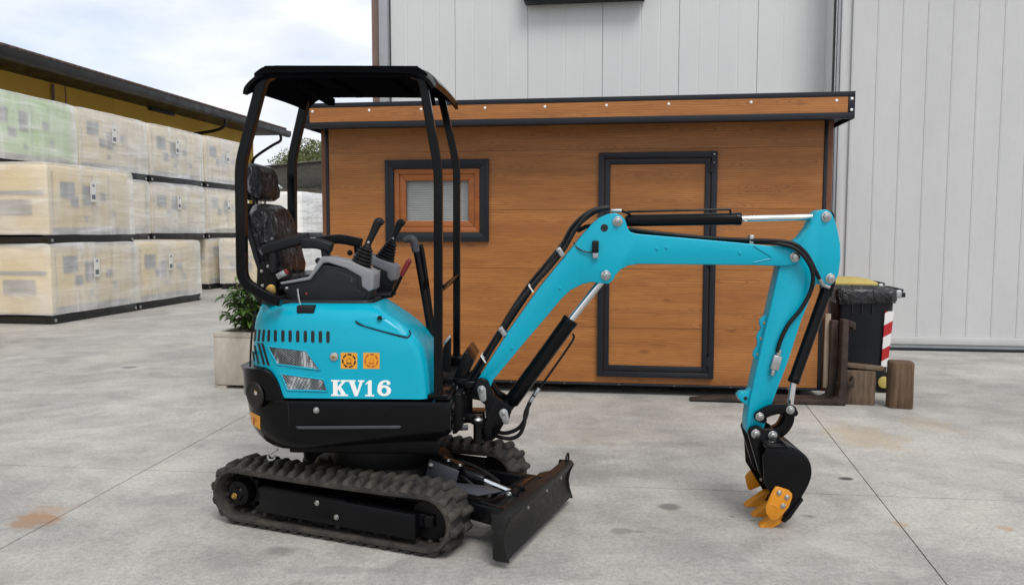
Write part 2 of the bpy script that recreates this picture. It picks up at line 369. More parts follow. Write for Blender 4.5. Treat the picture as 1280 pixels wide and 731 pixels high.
# dark louvre box whose foot shows at the top edge
p = G.at(657, 7.5, GYW); q = G.at(806, 7.5, GYW)
lv = MB().box(p[0], q[0], -.22, -.006, p[1], p[1] + .9).build('louvre_box', M['anth'], wh, bevel=.006)
for k in range(7):
    MB().bar((p[0] + .03, -.235, p[1] + .1 + k*.11), (q[0] - .03, -.235, p[1] + .1 + k*.11), .03, .05).build('louvre_slat', M['anth'], lv)
# jamb: gutter pipe and flashings between wall and sliding door
d = GYD - GYW
pj = G.at(1044.5, 60, GYD - .02)[0]
MB().cyl((pj, d - .03, 0), (pj, d - .03, 8.2), .010, 12).build('earth_rod', M['steel'], wh)
MB().box(pj - .024, pj - .014, d - .03, d + .02, 0, 8.2).build('dark_jamb_gap', M['anth'], wh)
MB().box(pj - .026, pj - .0142, d + .021, .06, 0, 8.2).build('jamb_return', M['clad'], wh)
MB().box(pj + .015, pj + .05, d - .04, d + .2, 0, 8.2).build('jamb_flashing', M['flash'], wh, bevel=.004)
MB().box(pj + .054, pj + .115, d - .06, d + .2, 0, 8.2).build('jamb_flashing', M['doorsteel'], wh, bevel=.004)
# sliding door: ribbed steel leaf
sdx0 = pj + .12; z0 = G.at(1200, 424, GYD)[1]
dr = MB().box(sdx0, 16, d + .03, d + .09, .06, 8.0).build('sliding_door', M['doorsteel'], wh)
rib = .289; x = G.at(1096, 60, GYD)[0] - rib
k = 0
while x < 13.5:
    a, b = max(x + .0006, sdx0), x + rib - .0006
    if b > a + .05:
        prof = [(a, 0), (a + .003, -.004), (a + .026, -.008), (a + .032, -.006), (b - .004, -.006), (b, -.001), (b, .028), (a, .028)]
        MB().prismz([(u, d + v_) for u, v_ in prof], z0 + .03, 8.0).build('door_panel', M['doorsteel'], dr, smooth=False)
    x += rib
zb = G.at(1200, 432, GYD)[1]
MB().box(sdx0, 16, d - .035, d + .028, zb + .012, z0 + .028).build('bottom_rail', M['doorsteel'], dr, bevel=.004)
MB().box(sdx0, 16, d - .02, d + .02, .035, zb + .008).build('brush_strip', M['flash'], dr)
MB().box(sdx0, 16, d - .06, d + .02, .004, .030).build('floor_track', M['anth'], wh, bevel=.004)

# ------------------------------------------------------------------ wooden cabin
def woodmat(name, lo, mid_, hi, dark):
    m = Mat(name); v = m.co(rand=True)
    mp = m.n('ShaderNodeMapping'); mp.inputs['Scale'].default_value = (.75, 6, 6.5); m.l(v, mp.inputs[0])
    warp = m.noise(1.5, 3, .5, mp.outputs[0])
    wv = m.n('ShaderNodeTexWave', wave_type='BANDS', bands_direction='Z'); m.l(mp.outputs[0], wv.inputs[0])
    wv.inputs['Scale'].default_value = 2.6; wv.inputs['Distortion'].default_value = 11.0; wv.inputs['Detail'].default_value = 2.5; wv.inputs['Detail Scale'].default_value = .55
    fib = m.noise(1, 6, .65, (lambda q: (q.inputs['Scale'].__setattr__('default_value', (6, 150, 170)), m.l(v, q.inputs[0]), q.outputs[0])[2])(m.n('ShaderNodeMapping')))
    c = m.ramp(warp, [(.3, lo), (.5, mid_), (.72, hi)])
    c = m.mix(m.math('MULTIPLY', m.ramp(wv.outputs['Fac'], [(.55, g(0)), (.95, g(1))]), .42), c, dark)
    c = m.mix(m.math('MULTIPLY', m.ramp(fib, [(.45, g(0)), (.66, g(1))]), .42), c, dark)
    cv = m.n('ShaderNodeTexVoronoi', feature='F1'); cv.inputs['Scale'].default_value = 1.0
    wm = m.n('ShaderNodeVectorMath', operation='MULTIPLY_ADD'); wn = m.n('ShaderNodeTexNoise'); wn.inputs['Scale'].default_value = 5; m.l(v, wn.inputs[0]); wm.inputs[1].default_value = (.10, .02, .045); m.l(wn.outputs['Color'], wm.inputs[0]); m.l(v, wm.inputs[2])
    cmap = m.n('ShaderNodeMapping'); cmap.inputs['Scale'].default_value = (1.25, 3, 7.5); m.l(wm.outputs[0], cmap.inputs[0]); m.l(cmap.outputs[0], cv.inputs[0])
    ringv = m.math('SINE', m.math('MULTIPLY', cv.outputs['Distance'], 62))
    c = m.mix(m.math('MULTIPLY', m.math('MULTIPLY', m.ramp(ringv, [(.45, g(0)), (.95, g(1))]), m.ramp(cv.outputs['Distance'], [(.22, g(1)), (.5, g(0))])), .42), c, dark)
    kn = m.n('ShaderNodeTexVoronoi', feature='F1'); kn.inputs['Scale'].default_value = 1.0
    km = m.n('ShaderNodeMapping'); km.inputs['Scale'].default_value = (2.2, 6, 5.5); m.l(v, km.inputs[0]); m.l(km.outputs[0], kn.inputs[0])
    c = m.mix(m.math('MULTIPLY', m.ramp(kn.outputs['Distance'], [(.05, g(1)), (.13, g(0))]), .55), c, dark)
    m.set(Base_Color=c, Roughness=.52); m.bump(fib, .05, .002); return m.m
M['wood'] = woodmat('oak_foil_panel', (.325, .117, .023), (.385, .146, .031), (.46, .182, .043), (.14, .043, .009))
M['winwood'] = woodmat('window_oak', (.30, .085, .015), (.35, .105, .019), (.39, .12, .023), (.16, .042, .008))
M['corten'] = simple('brown_side_panel', (.16, .055, .02), .5, var=.15, scale=6)
sg = G.loc(ground(600, 488)); GYS = sg.y
GYF = GYS - .34                                         # front of the roof fascia
sx0 = G.at(409, 300, GYS)[0]; sx1 = G.at(1028, 400, GYS)[0]
sh = empty('wooden_cabin', G.world((sx0 + sx1)/2, GYS), GR)
tag(sh, 'oak coloured panel cabin with dark trim, one window and one door, behind the excavator', 'cabin')
OX = (sx0 + sx1)/2
def S(px, py, off=0): x, z = G.at(px, py, GYS + off); return (x - OX, z)
wl, wt = S(482, 200.5); wr, wb = S(611.5, 302)
zt = S(700, 160)[1] + .12
zs0 = S(720, 187.5)[1]; zs1 = S(720, 262)[1]; dz = zs0 - zs1
zbot = S(800, 479)[1]
hx0, hx1, hz0, hz1 = wl + .08, wr - .08, wb + .08, wt - .08
levels = [zt, zs0, zs1, zs1 - dz, zs1 - 2*dz, zbot]; levels = [z for z in levels if z >= zbot - .001]
W0, W1 = sx0 - OX + .03, sx1 - OX - .03
for za, zb_ in zip(levels[1:], levels):
    mb = MB(); za += .0011; zb_ -= .0011
    if za < hz1 and zb_ > hz0:
        a, b = max(za, hz0), min(zb_, hz1)
        mb.box(W0, hx0, 0, .04, za, zb_); mb.box(hx1, W1, 0, .04, za, zb_)
        if b < zb_: mb.box(hx0, hx1, 0, .04, b, zb_)
        if a > za: mb.box(hx0, hx1, 0, .04, za, a)
    else: mb.box(W0, W1, 0, .04, za, zb_)
    mb.build('wall_panel', M['wood'], sh, smooth=False)
MB().box(W0 - .02, W1 + .02, .30, 2.4, .1, zt).build('wall_core', M['corten'], sh)
# black seams behind the panels and the sides
MB().box(W0, hx0 - .01, .042, .29, zbot, zt).box(hx1 + .01, W1, .042, .29, zbot, zt).build('wall_backing', M['dark_hole'], sh)
for a, b in ((sx0 - OX, W0 - .002), (W1 + .002, sx1 - OX)):
    MB().box(a, b, -.012, .05, zbot - .022, zt).build('corner_trim', M['anth'], sh, bevel=.003)
MB().box(sx1 - OX + .002, sx1 - OX + .05, .02, 2.4, zbot - .03, zt).build('side_panel', M['corten'], sh)
MB().box(sx0 - OX - .05, sx0 - OX - .002, .02, 2.4, zbot - .03, zt).build('side_panel', M['corten'], sh)
MB().box(W0, W1, -.016, .05, zbot - .022, zbot - .002).build('bottom_trim', M['anth'], sh, bevel=.003)
for k in range(9):
    x = W0 + (W1 - W0)*(k + .5)/9; MB().cyl((x, -.016, zbot - .012), (x, -.020, zbot - .012), .005, 8).build('screw', M['zinc'], sh)
for k in range(5):
    x = W0 + .15 + (W1 - W0 - .3)*k/4; MB().box(x - .06, x + .06, .25, 2.3, 0, zbot - .052).build('skid_foot', M['black_matt'], sh)
MB().box(W0, W1, .35, 2.35, zbot - .05, zbot).build('floor_plate', M['black_matt'], sh)
# roof slab and fascia
def Fp(px, py): x, z = G.at(px, py, GYF); return (x - OX, z)
fr, ftr = Fp(1068.5, 114.0); _, fbr = Fp(1068.5, 148.2); fl, ftl = Fp(383, 129.5)
fl -= .02; fo = GYF - GYS
MB().box(fl + .02, fr - .02, fo + .03, 2.8, fbr + .03, ftr - .03).build('roof_slab', M['anth'], sh)
MB().box(fl + .045, fr - .048, fo + .004, fo + .028, fbr + .052, ftr - .042).build('fascia_board', M['wood'], sh, smooth=False)
MB().box(fl, fr, fo, fo + .026, fbr, fbr + .05).build('lower_fascia_trim', M['anth'], sh, bevel=.003)
MB().box(fl, fr, fo, fo + .10, ftr - .04, ftr).build('upper_fascia_trim', M['anth'], sh, bevel=.003)
MB().box(fr - .046, fr, fo - .002, fo + .03, fbr + .052, ftr - .042).build('fascia_end_trim', M['anth'], sh, bevel=.003)
MB().box(fl, fl + .043, fo - .002, fo + .03, fbr + .052, ftr - .042).build('fascia_end_trim', M['anth'], sh, bevel=.003)
MB().box(fr, fr + .006, fo, 2.8, fbr, ftr).build('roof_side_trim', M['anth'], sh)
MB().box(fl - .006, fl, fo, 2.8, fbr, ftr).build('roof_side_trim', M['anth'], sh)
for px in (390, 461, 526, 606, 681, 758, 836, 939, 1046):
    x, z = Fp(px, 130); z = ftr - .042 - .03
    MB().lathe([(0, .005), (.006, .005), (.011, .001), (.012, 0)], 12, Matrix.Translation((x, fo + .004, z)) @ Matrix.Rotation(R(90), 4, 'X')).build('fascia_screw', M['white'], sh)
for z in (ftr - .06, fbr + .07):
    MB().lathe([(0, .005), (.006, .005), (.011, .001), (.012, 0)], 12, Matrix.Translation((fr - .02, fo - .002, z)) @ Matrix.Rotation(R(90), 4, 'X')).build('fascia_screw', M['white'], sh)
# window
def ring(mb, x0, x1, z0, z1, t, y0, y1):       # four mitred bars
    for q in (((x0,z0),(x1,z0),(x1-t,z0+t),(x0+t,z0+t)), ((x1,z0),(x1,z1),(x1-t,z1-t),(x1-t,z0+t)), ((x1,z1),(x0,z1),(x0+t,z1-t),(x1-t,z1-t)), ((x0,z1),(x0,z0),(x0+t,z0+t),(x0+t,z1-t))):
        mb.prism(list(q), y0, y1)
    return mb
win = ring(MB(), wl, wr, wb, wt, .082, -.035, -.001).build('window', M['anth'], sh, bevel=.003)
ring(MB(), wl + .03, wr - .03, wb + .03, wt - .03, .012, -.040, -.0352).build('trim_bead', M['anth'], win)
ring(MB(), wl + .083, wr - .083, wb + .083, wt - .083, .05, -.018, .03).build('window_frame', M['winwood'], win, bevel=.004)
ring(MB(), wl + .134, wr - .134, wb + .134, wt - .134, .058, -.008, .035).build('window_sash', M['winwood'], win, bevel=.006)
m = Mat('window_glass'); m.set(Base_Color=(.9, .95, .95), Roughness=.03, Transmission_Weight=1.0, IOR=1.45, Alpha=.35); M['glass'] = m.m
bx0, bx1, bz0, bz1 = wl + .19, wr - .19, wb + .19, wt - .19
MB().box(bx0 - .005, bx1 + .005, .006, .010, bz0 - .005, bz1 + .005).build('window_pane', M['glass'], win)
M['blind'] = simple('grey_blind', (.50, .50, .49), .45, var=.06, scale=3)
ns = 18
for k in range(ns):
    z = bz0 + (bz1 - bz0)*(k + .5)/ns
    MB().obox(((bx0 + bx1)/2, .045, z), (bx1 - bx0, .024, .0016), Matrix.Rotation(R(52), 3, 'X')).build('blind_slat', M['blind'], win)
MB().box(bx0 - .03, bx1 + .03, .12, .125, bz0 - .03, bz1 + .03).build('window_backing', M['dark_hole'], win)
# door
dl, dt = S(748, 191.5); dr_, db = S(896, 473)
dl2 = S(747, 470)[0]; dl = (dl + dl2)/2; dr_ = (S(897, 190)[0] + S(891, 473)[0])/2; db = S(820, 471)[1]
door = MB(); t = .05
door.box(dl, dl + t, -.04, -.001, db, dt).box(dr_ - t, dr_, -.04, -.001, db, dt).box(dl + t, dr_ - t, -.04, -.001, dt - t, dt).box(dl + t, dr_ - t, -.04, -.001, db, db + t)
door = door.build('door', M['anth'], sh, bevel=.003)
a0, a1, c0, c1 = dl + t + .008, dr_ - t - .008, db + t + .008, dt - t - .008; t2 = .045
MB().box(a0, a0 + t2, -.034, -.002, c0, c1).box(a1 - t2, a1, -.034, -.002, c0, c1).box(a0 + t2, a1 - t2, -.034, -.002, c1 - t2, c1).box(a0 + t2, a1 - t2, -.034, -.002, c0, c0 + t2).build('leaf_frame', M['anth'], door, bevel=.003)
zc = [c1 - t2 - .001] + [z for z in levels if c0 + t2 < z < c1 - t2] + [c0 + t2 + .001]
for za, zb_ in zip(zc[1:], zc): MB().box(a0 + t2 + .001, a1 - t2 - .001, -.016, -.003, za + .0015, zb_ - .0015).build('door_panel', M['wood'], door, smooth=False)
for z in (dt - .14, (dt + db)/2 + .05, db + .16):
    hb = MB().cyl((dr_ - t - .004, -.045, z - .045), (dr_ - t - .004, -.045, z + .045), .009, 10)
    hb.box(dr_ - t - .03, dr_ - t + .025, -.0435, -.0402, z - .04, z + .04); hb.build('hinge', M['anth'], door)
for z in (dt - .025, dt - .10):
    MB().cyl((dr_ - .03, -.04, z), (dr_ - .03, -.043, z), .006, 8).build('door_screw', M['zinc'], door)

# ------------------------------------------------------------------ wrapped generators in two rows
M['skid'] = simple('black_skid', (.011, .011, .012), .5, var=.2, scale=6)
def housing(name, c):
    m = Mat(name); n = m.noise(2, 3, .5, m.co(rand=True)); m.set(Base_Color=m.ramp(n, [(.3, c), (.7, tuple(q*.9 for q in c))]), Roughness=.4); return m.m
M['cream'] = housing('cream_housing', (.88, .67, .27)); M['green'] = housing('pale_green_housing', (.46, .72, .30)); M['beige'] = housing('beige_housing', (.88, .72, .42))
M['grille'] = simple('grey_grille', (.22, .22, .23), .5, var=.1, scale=30); M['darkpanel'] = simple('smoked_panel', (.17, .18, .21), .25, var=.1, scale=10)
def filmmat(name, lo, hi):
    m = Mat(name); v = m.co(rand=True); a = m.noise(1.0, 2, .4, v, .3); b = m.noise(1.3, 2, .4, m.co((1, .5, 2.2), rot=(.7, .2, 0), rand=True), .4); c = m.noise(1.8, 2, .4, m.co((1, 2.2, .5), rot=(-.5, 0, 0), rand=True), .3)
    f = m.math('ADD', m.math('MULTIPLY', a, .3), m.math('ADD', m.math('MULTIPLY', b, .4), m.math('MULTIPLY', c, .3)))
    st1 = m.noise(1.0, 3, .5, m.co((1, .8, 9), rot=(.75, .1, 0), rand=True), .25); st2 = m.noise(1.0, 3, .5, m.co((1, 8, .8), rot=(-.55, 0, 0), loc=(3, 8, 1), rand=True), .25)
    sheen = m.math('MAXIMUM', m.ramp(st1, [(.56, g(0)), (.70, g(1))]), m.math('MULTIPLY', m.ramp(st2, [(.58, g(0)), (.72, g(1))]), m.ramp(a, [(.45, g(0)), (.6, g(1))])))  # fold sheen painted as whiter, more opaque streaks
    m.set(Base_Color=(.97, .965, .955), Roughness=.14, Alpha=m.math('ADD', m.ramp(f, [(.40, g(lo)), (.60, g(hi))]), m.math('MULTIPLY', sheen, .20), True), Specular_IOR_Level=.9)
    m.bump(m.math('ADD', m.math('ADD', b, m.math('MULTIPLY', c, .7)), m.math('MULTIPLY', m.math('ADD', st1, st2), .35)), .55, .08); return m.m
M['film'] = filmmat('pallet_film', .36, .60); M['film2'] = filmmat('milky_pallet_film', .80, .97)
M['paper'] = simple('paper', (.78, .78, .76), .6, var=.03, scale=10)
WU, LU, HU = 1.12, 2.2, 1.27
def film_box(seed, wd, ln, ht):
    mb = MB(); n1, n2, n3 = 12, 22, 14; idx = {}; e = .022
    def P(x, y, z):
        k = (round(x, 4), round(y, 4), round(z, 4))
        if k not in idx:
            p = Vector((x, y, z)); s = p + Vector((seed*3.1, seed*1.7, seed))
            q = mnoise.noise_vector(s*1.3)*.012 + mnoise.noise_vector(s*4.5)*.004
            tz = (z - .13)/(ht - .13)
            sag = -.012*math.sin(math.pi*min(1, max(0, tz)))*1
            cx_ = -wd/2; dx = (x - cx_)/(wd/2 + e); dy = (y - ln/2)/(ln/2 + e)
            rnd = max(0, tz - .93)*.25
            idx[k] = len(mb.v); mb.v.append((x - dx*(rnd + .0) + q.x*min(1, 1.2), y - dy*(rnd) + q.y, z + q.z*.8 - (.02*max(0, abs(dx)**8 + abs(dy)**8 - .8) if tz > .98 else 0)))
        return idx[k]
    X = [-wd - e + (wd + 2*e)*i/n1 for i in range(n1+1)]; Y = [-e + (ln + 2*e)*i/n2 for i in range(n2+1)]; Z = [.145 + (ht + e - .145)*i/n3 for i in range(n3+1)]
    for i in range(n1):
        for j in range(n2): mb.f.append((P(X[i],Y[j],Z[-1]), P(X[i+1],Y[j],Z[-1]), P(X[i+1],Y[j+1],Z[-1]), P(X[i],Y[j+1],Z[-1])))
    for k in range(n3):
        for i in range(n1):
            for y in (Y[0], Y[-1]): mb.f.append((P(X[i],y,Z[k]), P(X[i+1],y,Z[k]), P(X[i+1],y,Z[k+1]), P(X[i],y,Z[k+1])))
        for j in range(n2):
            for x in (X[0], X[-1]): mb.f.append((P(x,Y[j],Z[k]), P(x,Y[j+1],Z[k]), P(x,Y[j+1],Z[k+1]), P(x,Y[j],Z[k+1])))
    return mb
def generator(label, gx, gy, level, body, seed, film='film', pouch=True, ht=HU, group='film wrapped generators'):
    rnd = random.Random(seed)
    t = empty('wrapped_generator', G.world(gx, gy, level*HU), GR + R(rnd.uniform(-.4, .4))); tag(t, label, 'generator', group)
    sk = MB().box(-WU, -WU + .12, 0, LU, 0, .148).box(-.12, 0, 0, LU, 0, .148)
    for y in (0, LU*.32, LU*.62, LU - .1): sk.box(-WU + .121, -.121, y, y + .1, .005, .115)
    sk = sk.build('skid_base', M['skid'], t, bevel=.006)
    for y in (.05, LU - .05): MB().cyl((.001, y, .06), (.012, y, .06), .03, 12).build('lifting_hole', M['steel'], sk)
    b = MB().box(-WU + .03, -.03, .03, LU - .03, .15, ht - .02).build('housing', M[body], t, bevel=.04, seg=3)
    MB().box(-.029, -.024, .12, LU - .12, .155, .26).build('grey_plinth', M['grille'], b)
    for (y0, y1, z0, z1, mm) in ((.28, .62, .78, 1.04, 'darkpanel'), (.62, .80, .58, .74, 'darkpanel'), (.85, 1.05, .62, .95, 'darkpanel'), (1.35, 1.5, .72, .85, 'grille'), (1.64, 1.71, .44, .56, 'grille'), (.96, 1.03, .38, .46, 'grille')):
        dy_, dz_ = rnd.uniform(-.06, .06), rnd.uniform(-.05, .05)
        MB().box(-.0295, -.018, y0 + dy_, y1 + dy_, z0 + dz_, z1 + dz_).build('service_panel', M[mm], b)
    for y in (1.12, 1.56, .14): MB().box(-.0295, -.025, y, y + .012, .3, 1.15).build('door_gap', M['grille'], b)
    gr = MB()
    for k in range(9): gr.box(-WU + .25, -.30, .012, .031, .46 + k*.028, .476 + k*.028)
    gr.build('air_grille', M['grille'], b)
    MB().box(-WU + .12, -.10, .018, .0295, .78, .84).build('end_rail', M['grille'], b)
    film_box(seed, WU, LU, ht).build('plastic_wrap', M[film], t)
    if pouch:
        pc = MB().box(.040, .046, .98, 1.12, .70, 1.02).build('document_pouch', M['paper'], t)
        MB().box(.0465, .0475, 1.0, 1.10, .74, .82).build('document_print', M['darkpanel'], pc)
        MB().box(.0465, .0475, 1.03, 1.08, .95, .99).build('document_mark', M['grille'], pc)
    return t
ga = G.loc(ground(66.7, 405.6)); AX, AY = ga.x, ga.y
BX = AX - 1.34
def gyB(px): return G.atx(px, 200, BX)[0]
BY = [gyB(98.5) - 2.3, gyB(98.5), gyB(187.5), gyB(257)]
PB = 2.3
lab = 'film wrapped cream generator, '
generator(lab + 'bottom of the front stack at the left edge', AX, AY, 0, 'cream', 1)
generator(lab + 'on top of the front stack at the left edge', AX, AY, 1, 'cream', 2)
generator(lab + 'lone low one behind the front stack', AX, AY + 2.26, 0, 'cream', 3)
generator('film wrapped pale green generator in the top row at the left edge', BX, BY[0], 2, 'green', 4, pouch=False)
generator(lab + 'top row, next to the green one', BX, BY[1], 2, 'beige', 5)
generator(lab + 'top row, second from the green one', BX, BY[2], 2, 'beige', 6)
generator(lab + 'top row, last before the canopy post', BX, BY[3], 2, 'beige', 7)
generator(lab + 'middle row, half hidden by the front stack', BX, BY[1], 1, 'beige', 8)
generator(lab + 'middle row, behind the low lone one', BX, BY[2], 1, 'beige', 9)
generator(lab + 'middle row, last before the canopy post', BX, BY[3], 1, 'beige', 10)
generator(lab + 'bottom row, mostly hidden behind the low lone one', BX, BY[3] - .03, 0, 'cream', 11)
generator('film wrapped cream generator on the ground left of the potted shrub, yellow end showing', AX, AY + 7.5, 0, 'cream', 12)
generator('white film wrapped load behind the driver seat, lower of two', AX + .05, AY + 9.9, 0, 'beige', 13, 'film2', False, group='white wrapped loads')
generator('bulging white film wrapped load behind the driver headrest', AX + .05, AY + 9.9, 1, 'beige', 14, 'film2', False, group='white wrapped loads')
for i in range(2):      # what the top row stands on, behind the front stack
    generator(('film wrapped cream generator under the pale green one', 'film wrapped cream generator at ground level behind the front stack')[i], BX, BY[i], 0 if i else 1, 'beige', 15 + i, pouch=False)

# ------------------------------------------------------------------ ochre building at the left
M['ochre'] = simple('ochre_render', (.56, .345, .05), .85, var=.10, scale=1.5, bump=.1, bscale=40)
M['gutter'] = simple('dark_brown_gutter', (.014, .0125, .012), .45, var=.12, scale=5, spec=.2)
M['tile'] = simple('roof_tile', (.12, .085, .07), .8, var=.25, scale=8)
HX = BX - 1.85; EX = HX + .95
yb = empty('ochre_building', G.world(HX, 0), GR); tag(yb, 'long ochre building with dark eaves gutter behind the wrapped generators', 'building')
yE = G.atx(317, 200, HX)[0]; yR = G.atx(357, 168, EX)[0]; zE = (G.atx(357, 168, EX)[1] + G.atx(0, 64, EX)[1])/2
MB().box(-8, 0, -6, yE, 0, zE - .05).build('wall', M['ochre'], yb)
MB().box(.002, .012, yE - 9, yE - 8.97, 0, zE - .06).box(.002, .012, 13.5, 13.53, 0, zE - .06).build('wall_joint', M['column'], yb)
ro = MB().prism([(.95, 0), (.95, .10), (-8.5, 2.3), (-8.5, 2.2)], -6.5, yR).build('roof', M['gutter'], yb); ro.location.z = zE
MB().box(-.1, .93, -6.5, yR - .05, zE - .06, zE - .02).build('soffit', M['gutter'], yb)
gt = MB().prism([(.94, .06), (.94, -.07), (.97, -.12), (1.07, -.13), (1.12, -.08), (1.13, .07), (1.11, .07), (1.09, .02), (.96, .02)], -6.5, yR + .05).build('gutter', M['gutter'], yb, bevel=.004); gt.location.z = zE
tl = MB()
for k in range(130):
    y = -2 + k*.225
    if y + .2 < yR: tl.prism([(1.0, .10), (1.02, .17), (.4, .32), (.4, .25)], y, y + .19)
tl = tl.build('tile_edge', M['tile'], yb, bevel=.01, seg=1); tl.location.z = zE; tag(tl, kind='stuff')
def pipe(pts, name='downpipe'):
    MB().tube(pts, .045, 10, 4).build(name, M['gutter'], yb)
yp = yR - .6; pipe([(1.03, yp, zE - .1), (1.03, yp, zE - .3), (.75, yp, zE - .45), (.25, yp, zE - .75), (.07, yp, zE - .95), (.07, yp, zE - 1.4), (.07, yp, 0)])
yp = G.atx(278, 160, EX)[0]; pipe([(1.03, yp, zE - .1), (1.03, yp, zE - .28), (.7, yp, zE - .42), (.06, yp, zE - .5), (-.2, yp, zE - .55)])
yv = G.atx(200, 135, HX)[0]; zv = G.atx(200, 135, HX)[1]
MB().box(.002, .10, yv - .55, yv + .55, zv - .14, zv + .16).build('wall_vent', M['gutter'], yb, bevel=.01)
yp = G.atx(63, 95, HX)[0]; MB().cyl((.05, yp, 0), (.05, yp, zE - .1), .03, 8).build('conduit', M['column'], yb)

# ------------------------------------------------------------------ things at the far end between the buildings
leafm = Mat('leaf'); nz = leafm.noise(1.3, 4, .6, leafm.co()); n3 = leafm.n('ShaderNodeObjectInfo')
leafm.set(Base_Color=leafm.ramp(nz, [(.3, (.055, .085, .016)), (.5, (.10, .125, .028)), (.72, (.16, .165, .045))]), Roughness=.55); M['leaf'] = leafm.m
M['bark'] = simple('bark', (.09, .065, .045), .9, var=.3, scale=9, bump=.5, bscale=20)
def leaves(mb, c, rad, n, size, rnd, squash=.8):
    for i in range(n):
        while True:
            p = Vector((rnd.uniform(-1,1), rnd.uniform(-1,1), rnd.uniform(-1,1)))
            if .25 < p.length < 1: break
        p = Vector((p.x*rad, p.y*rad, p.z*rad*squash)) + Vector(c)
        d = Vector((rnd.uniform(-1,1), rnd.uniform(-1,1), rnd.uniform(-.6,1))).normalized(); a = d.orthogonal().normalized(); b = d.cross(a); th = rnd.uniform(0, 6.28)
        u = a*math.cos(th) + b*math.sin(th); v_ = d.cross(u); s_ = size*rnd.uniform(.6, 1.3)
        o = len(mb.v); mb.v += [tuple(p - u*s_), tuple(p + v_*s_*.4 + d*s_*.12), tuple(p + u*s_), tuple(p - v_*s_*.4 + d*s_*.12)]; mb.f.append((o, o+1, o+2, o+3))
def tree(name, label, base, top, rad, seed, dens=1):
    rnd = random.Random(seed); t = empty(name, base); tag(t, label, 'tree')
    tr = MB(); fo_ = MB(); H_ = top
    tr.tube([(0,0,0), (.1,.05,H_*.3), (-.05,.1,H_*.6), (.05,0,H_*.9)], [.22, .17, .11, .03], 8, 3)
    for k in range(34):
        a = rnd.uniform(0, 6.28); z = H_*rnd.uniform(.36, .97); f = math.sin(math.pi*min(.97, max(.12, (z/H_ - .25)/.78)))**.7
        rr = rad*f*rnd.uniform(.3, .95); c = (rr*math.cos(a), rr*math.sin(a), z)
        tr.tube([(0, 0, z*.72), (c[0]*.5, c[1]*.5, z*.86), c], [.06, .04, .012], 5)
        leaves(fo_, c, rad*rnd.uniform(.22, .36), int(170*dens), .10, rnd)
    tr.build('trunk', M['bark'], t); fo_.build('crown', M['leaf'], t, smooth=False)
    return t
def far(px, py, Y): r = ray(px, py); return O + r*(Y/r.y)
q = far(398, 172, 52); tree('olive_green_tree', 'round olive green tree rising above the far shed roof', (q.x, 52, 0), q.z, 2.6, 3)
q = far(378, 178, 58); tree('olive_green_tree', 'lower olive green tree behind the rear canopy post', (q.x, 58, 0), q.z - .3, 2.6, 5)
q = far(398, 226, 40); tree('low_shrub', 'leafy green shrub above the old concrete wall', (q.x, 40, 0), q.z - .05, 1.6, 9)
q = far(372, 226, 42); tree('low_shrub', 'green shrub under the far shed roof, behind the white loads', (q.x, 42, 0), q.z - .1, 1.5, 11)
# lean-to with a tin roof
M['tin'] = simple('weathered_tin', (.17, .165, .155), .55, var=.25, scale=3); M['post'] = simple('dark_post', (.03, .028, .026), .7, var=.2)
p0 = far(322, 209, 32); p1 = far(425, 199, 32)
lt = empty('tin_roof_shelter', (p0.x, 32, 0)); tag(lt, 'open shelter with a grey corrugated tin roof beyond the cabin', 'shelter')
L_ = p1.x - p0.x
for k in range(14):
    a = k*L_/14; za = p0.z + (p1.z - p0.z)*(k + .5)/14
    MB().add([(a + .01, 0, za), (a + L_/14 - .004, 0, za + .02), (a + L_/14 - .004, 4, za - .75), (a + .01, 4, za - .77), (a + .01, 0, za + .03), (a + L_/14 - .004, 0, za + .05), (a + L_/14 - .004, 4, za - .72), (a + .01, 4, za - .74)],
        [(0,3,2,1),(4,5,6,7),(0,1,5,4),(1,2,6,5),(2,3,7,6),(3,0,4,7)]).build('tin_sheet', M['tin'], lt)
MB().bar((0, .1, p0.z - .08), (L_, .1, p1.z - .08), .08, .1).build('front_beam', M['post'], lt)
MB().bar((0, 3.8, p0.z - .86), (L_, 3.8, p1.z - .86), .1, .14).build('rear_beam', M['post'], lt)
for a in (.1, L_*.45, L_*.66, L_ - .1):
    MB().box(a - .05, a + .05, 3.75, 3.85, 0, p0.z - .8).build('post', M['post'], lt)
# old concrete wall
m = Mat('old_concrete'); a = m.noise(3, 6, .7, m.co((1, 1, .3))); m.set(Base_Color=m.ramp(a, [(.3, (.20, .185, .16)), (.7, (.36, .34, .30))]), Roughness=.9); M['oldconc'] = m.m
pw = far(391, 236, 34); pe = far(440, 236, 34)
ow = empty('old_concrete_wall', (pw.x, 34, 0)); tag(ow, 'weathered grey concrete boundary wall beside the cabin corner', 'wall')
k = 0; x = -2.6
while x < pe.x - pw.x:
    MB().box(x, x + .48, 0, .12, 0, pw.z - .06 - .02*(k % 2)).build('wall_slab', M['oldconc'], ow, bevel=.01); x += .5; k += 1
MB().box(-2.6, pe.x - pw.x, -.03, .15, pw.z - .059, pw.z).build('coping', M['oldconc'], ow, bevel=.01)
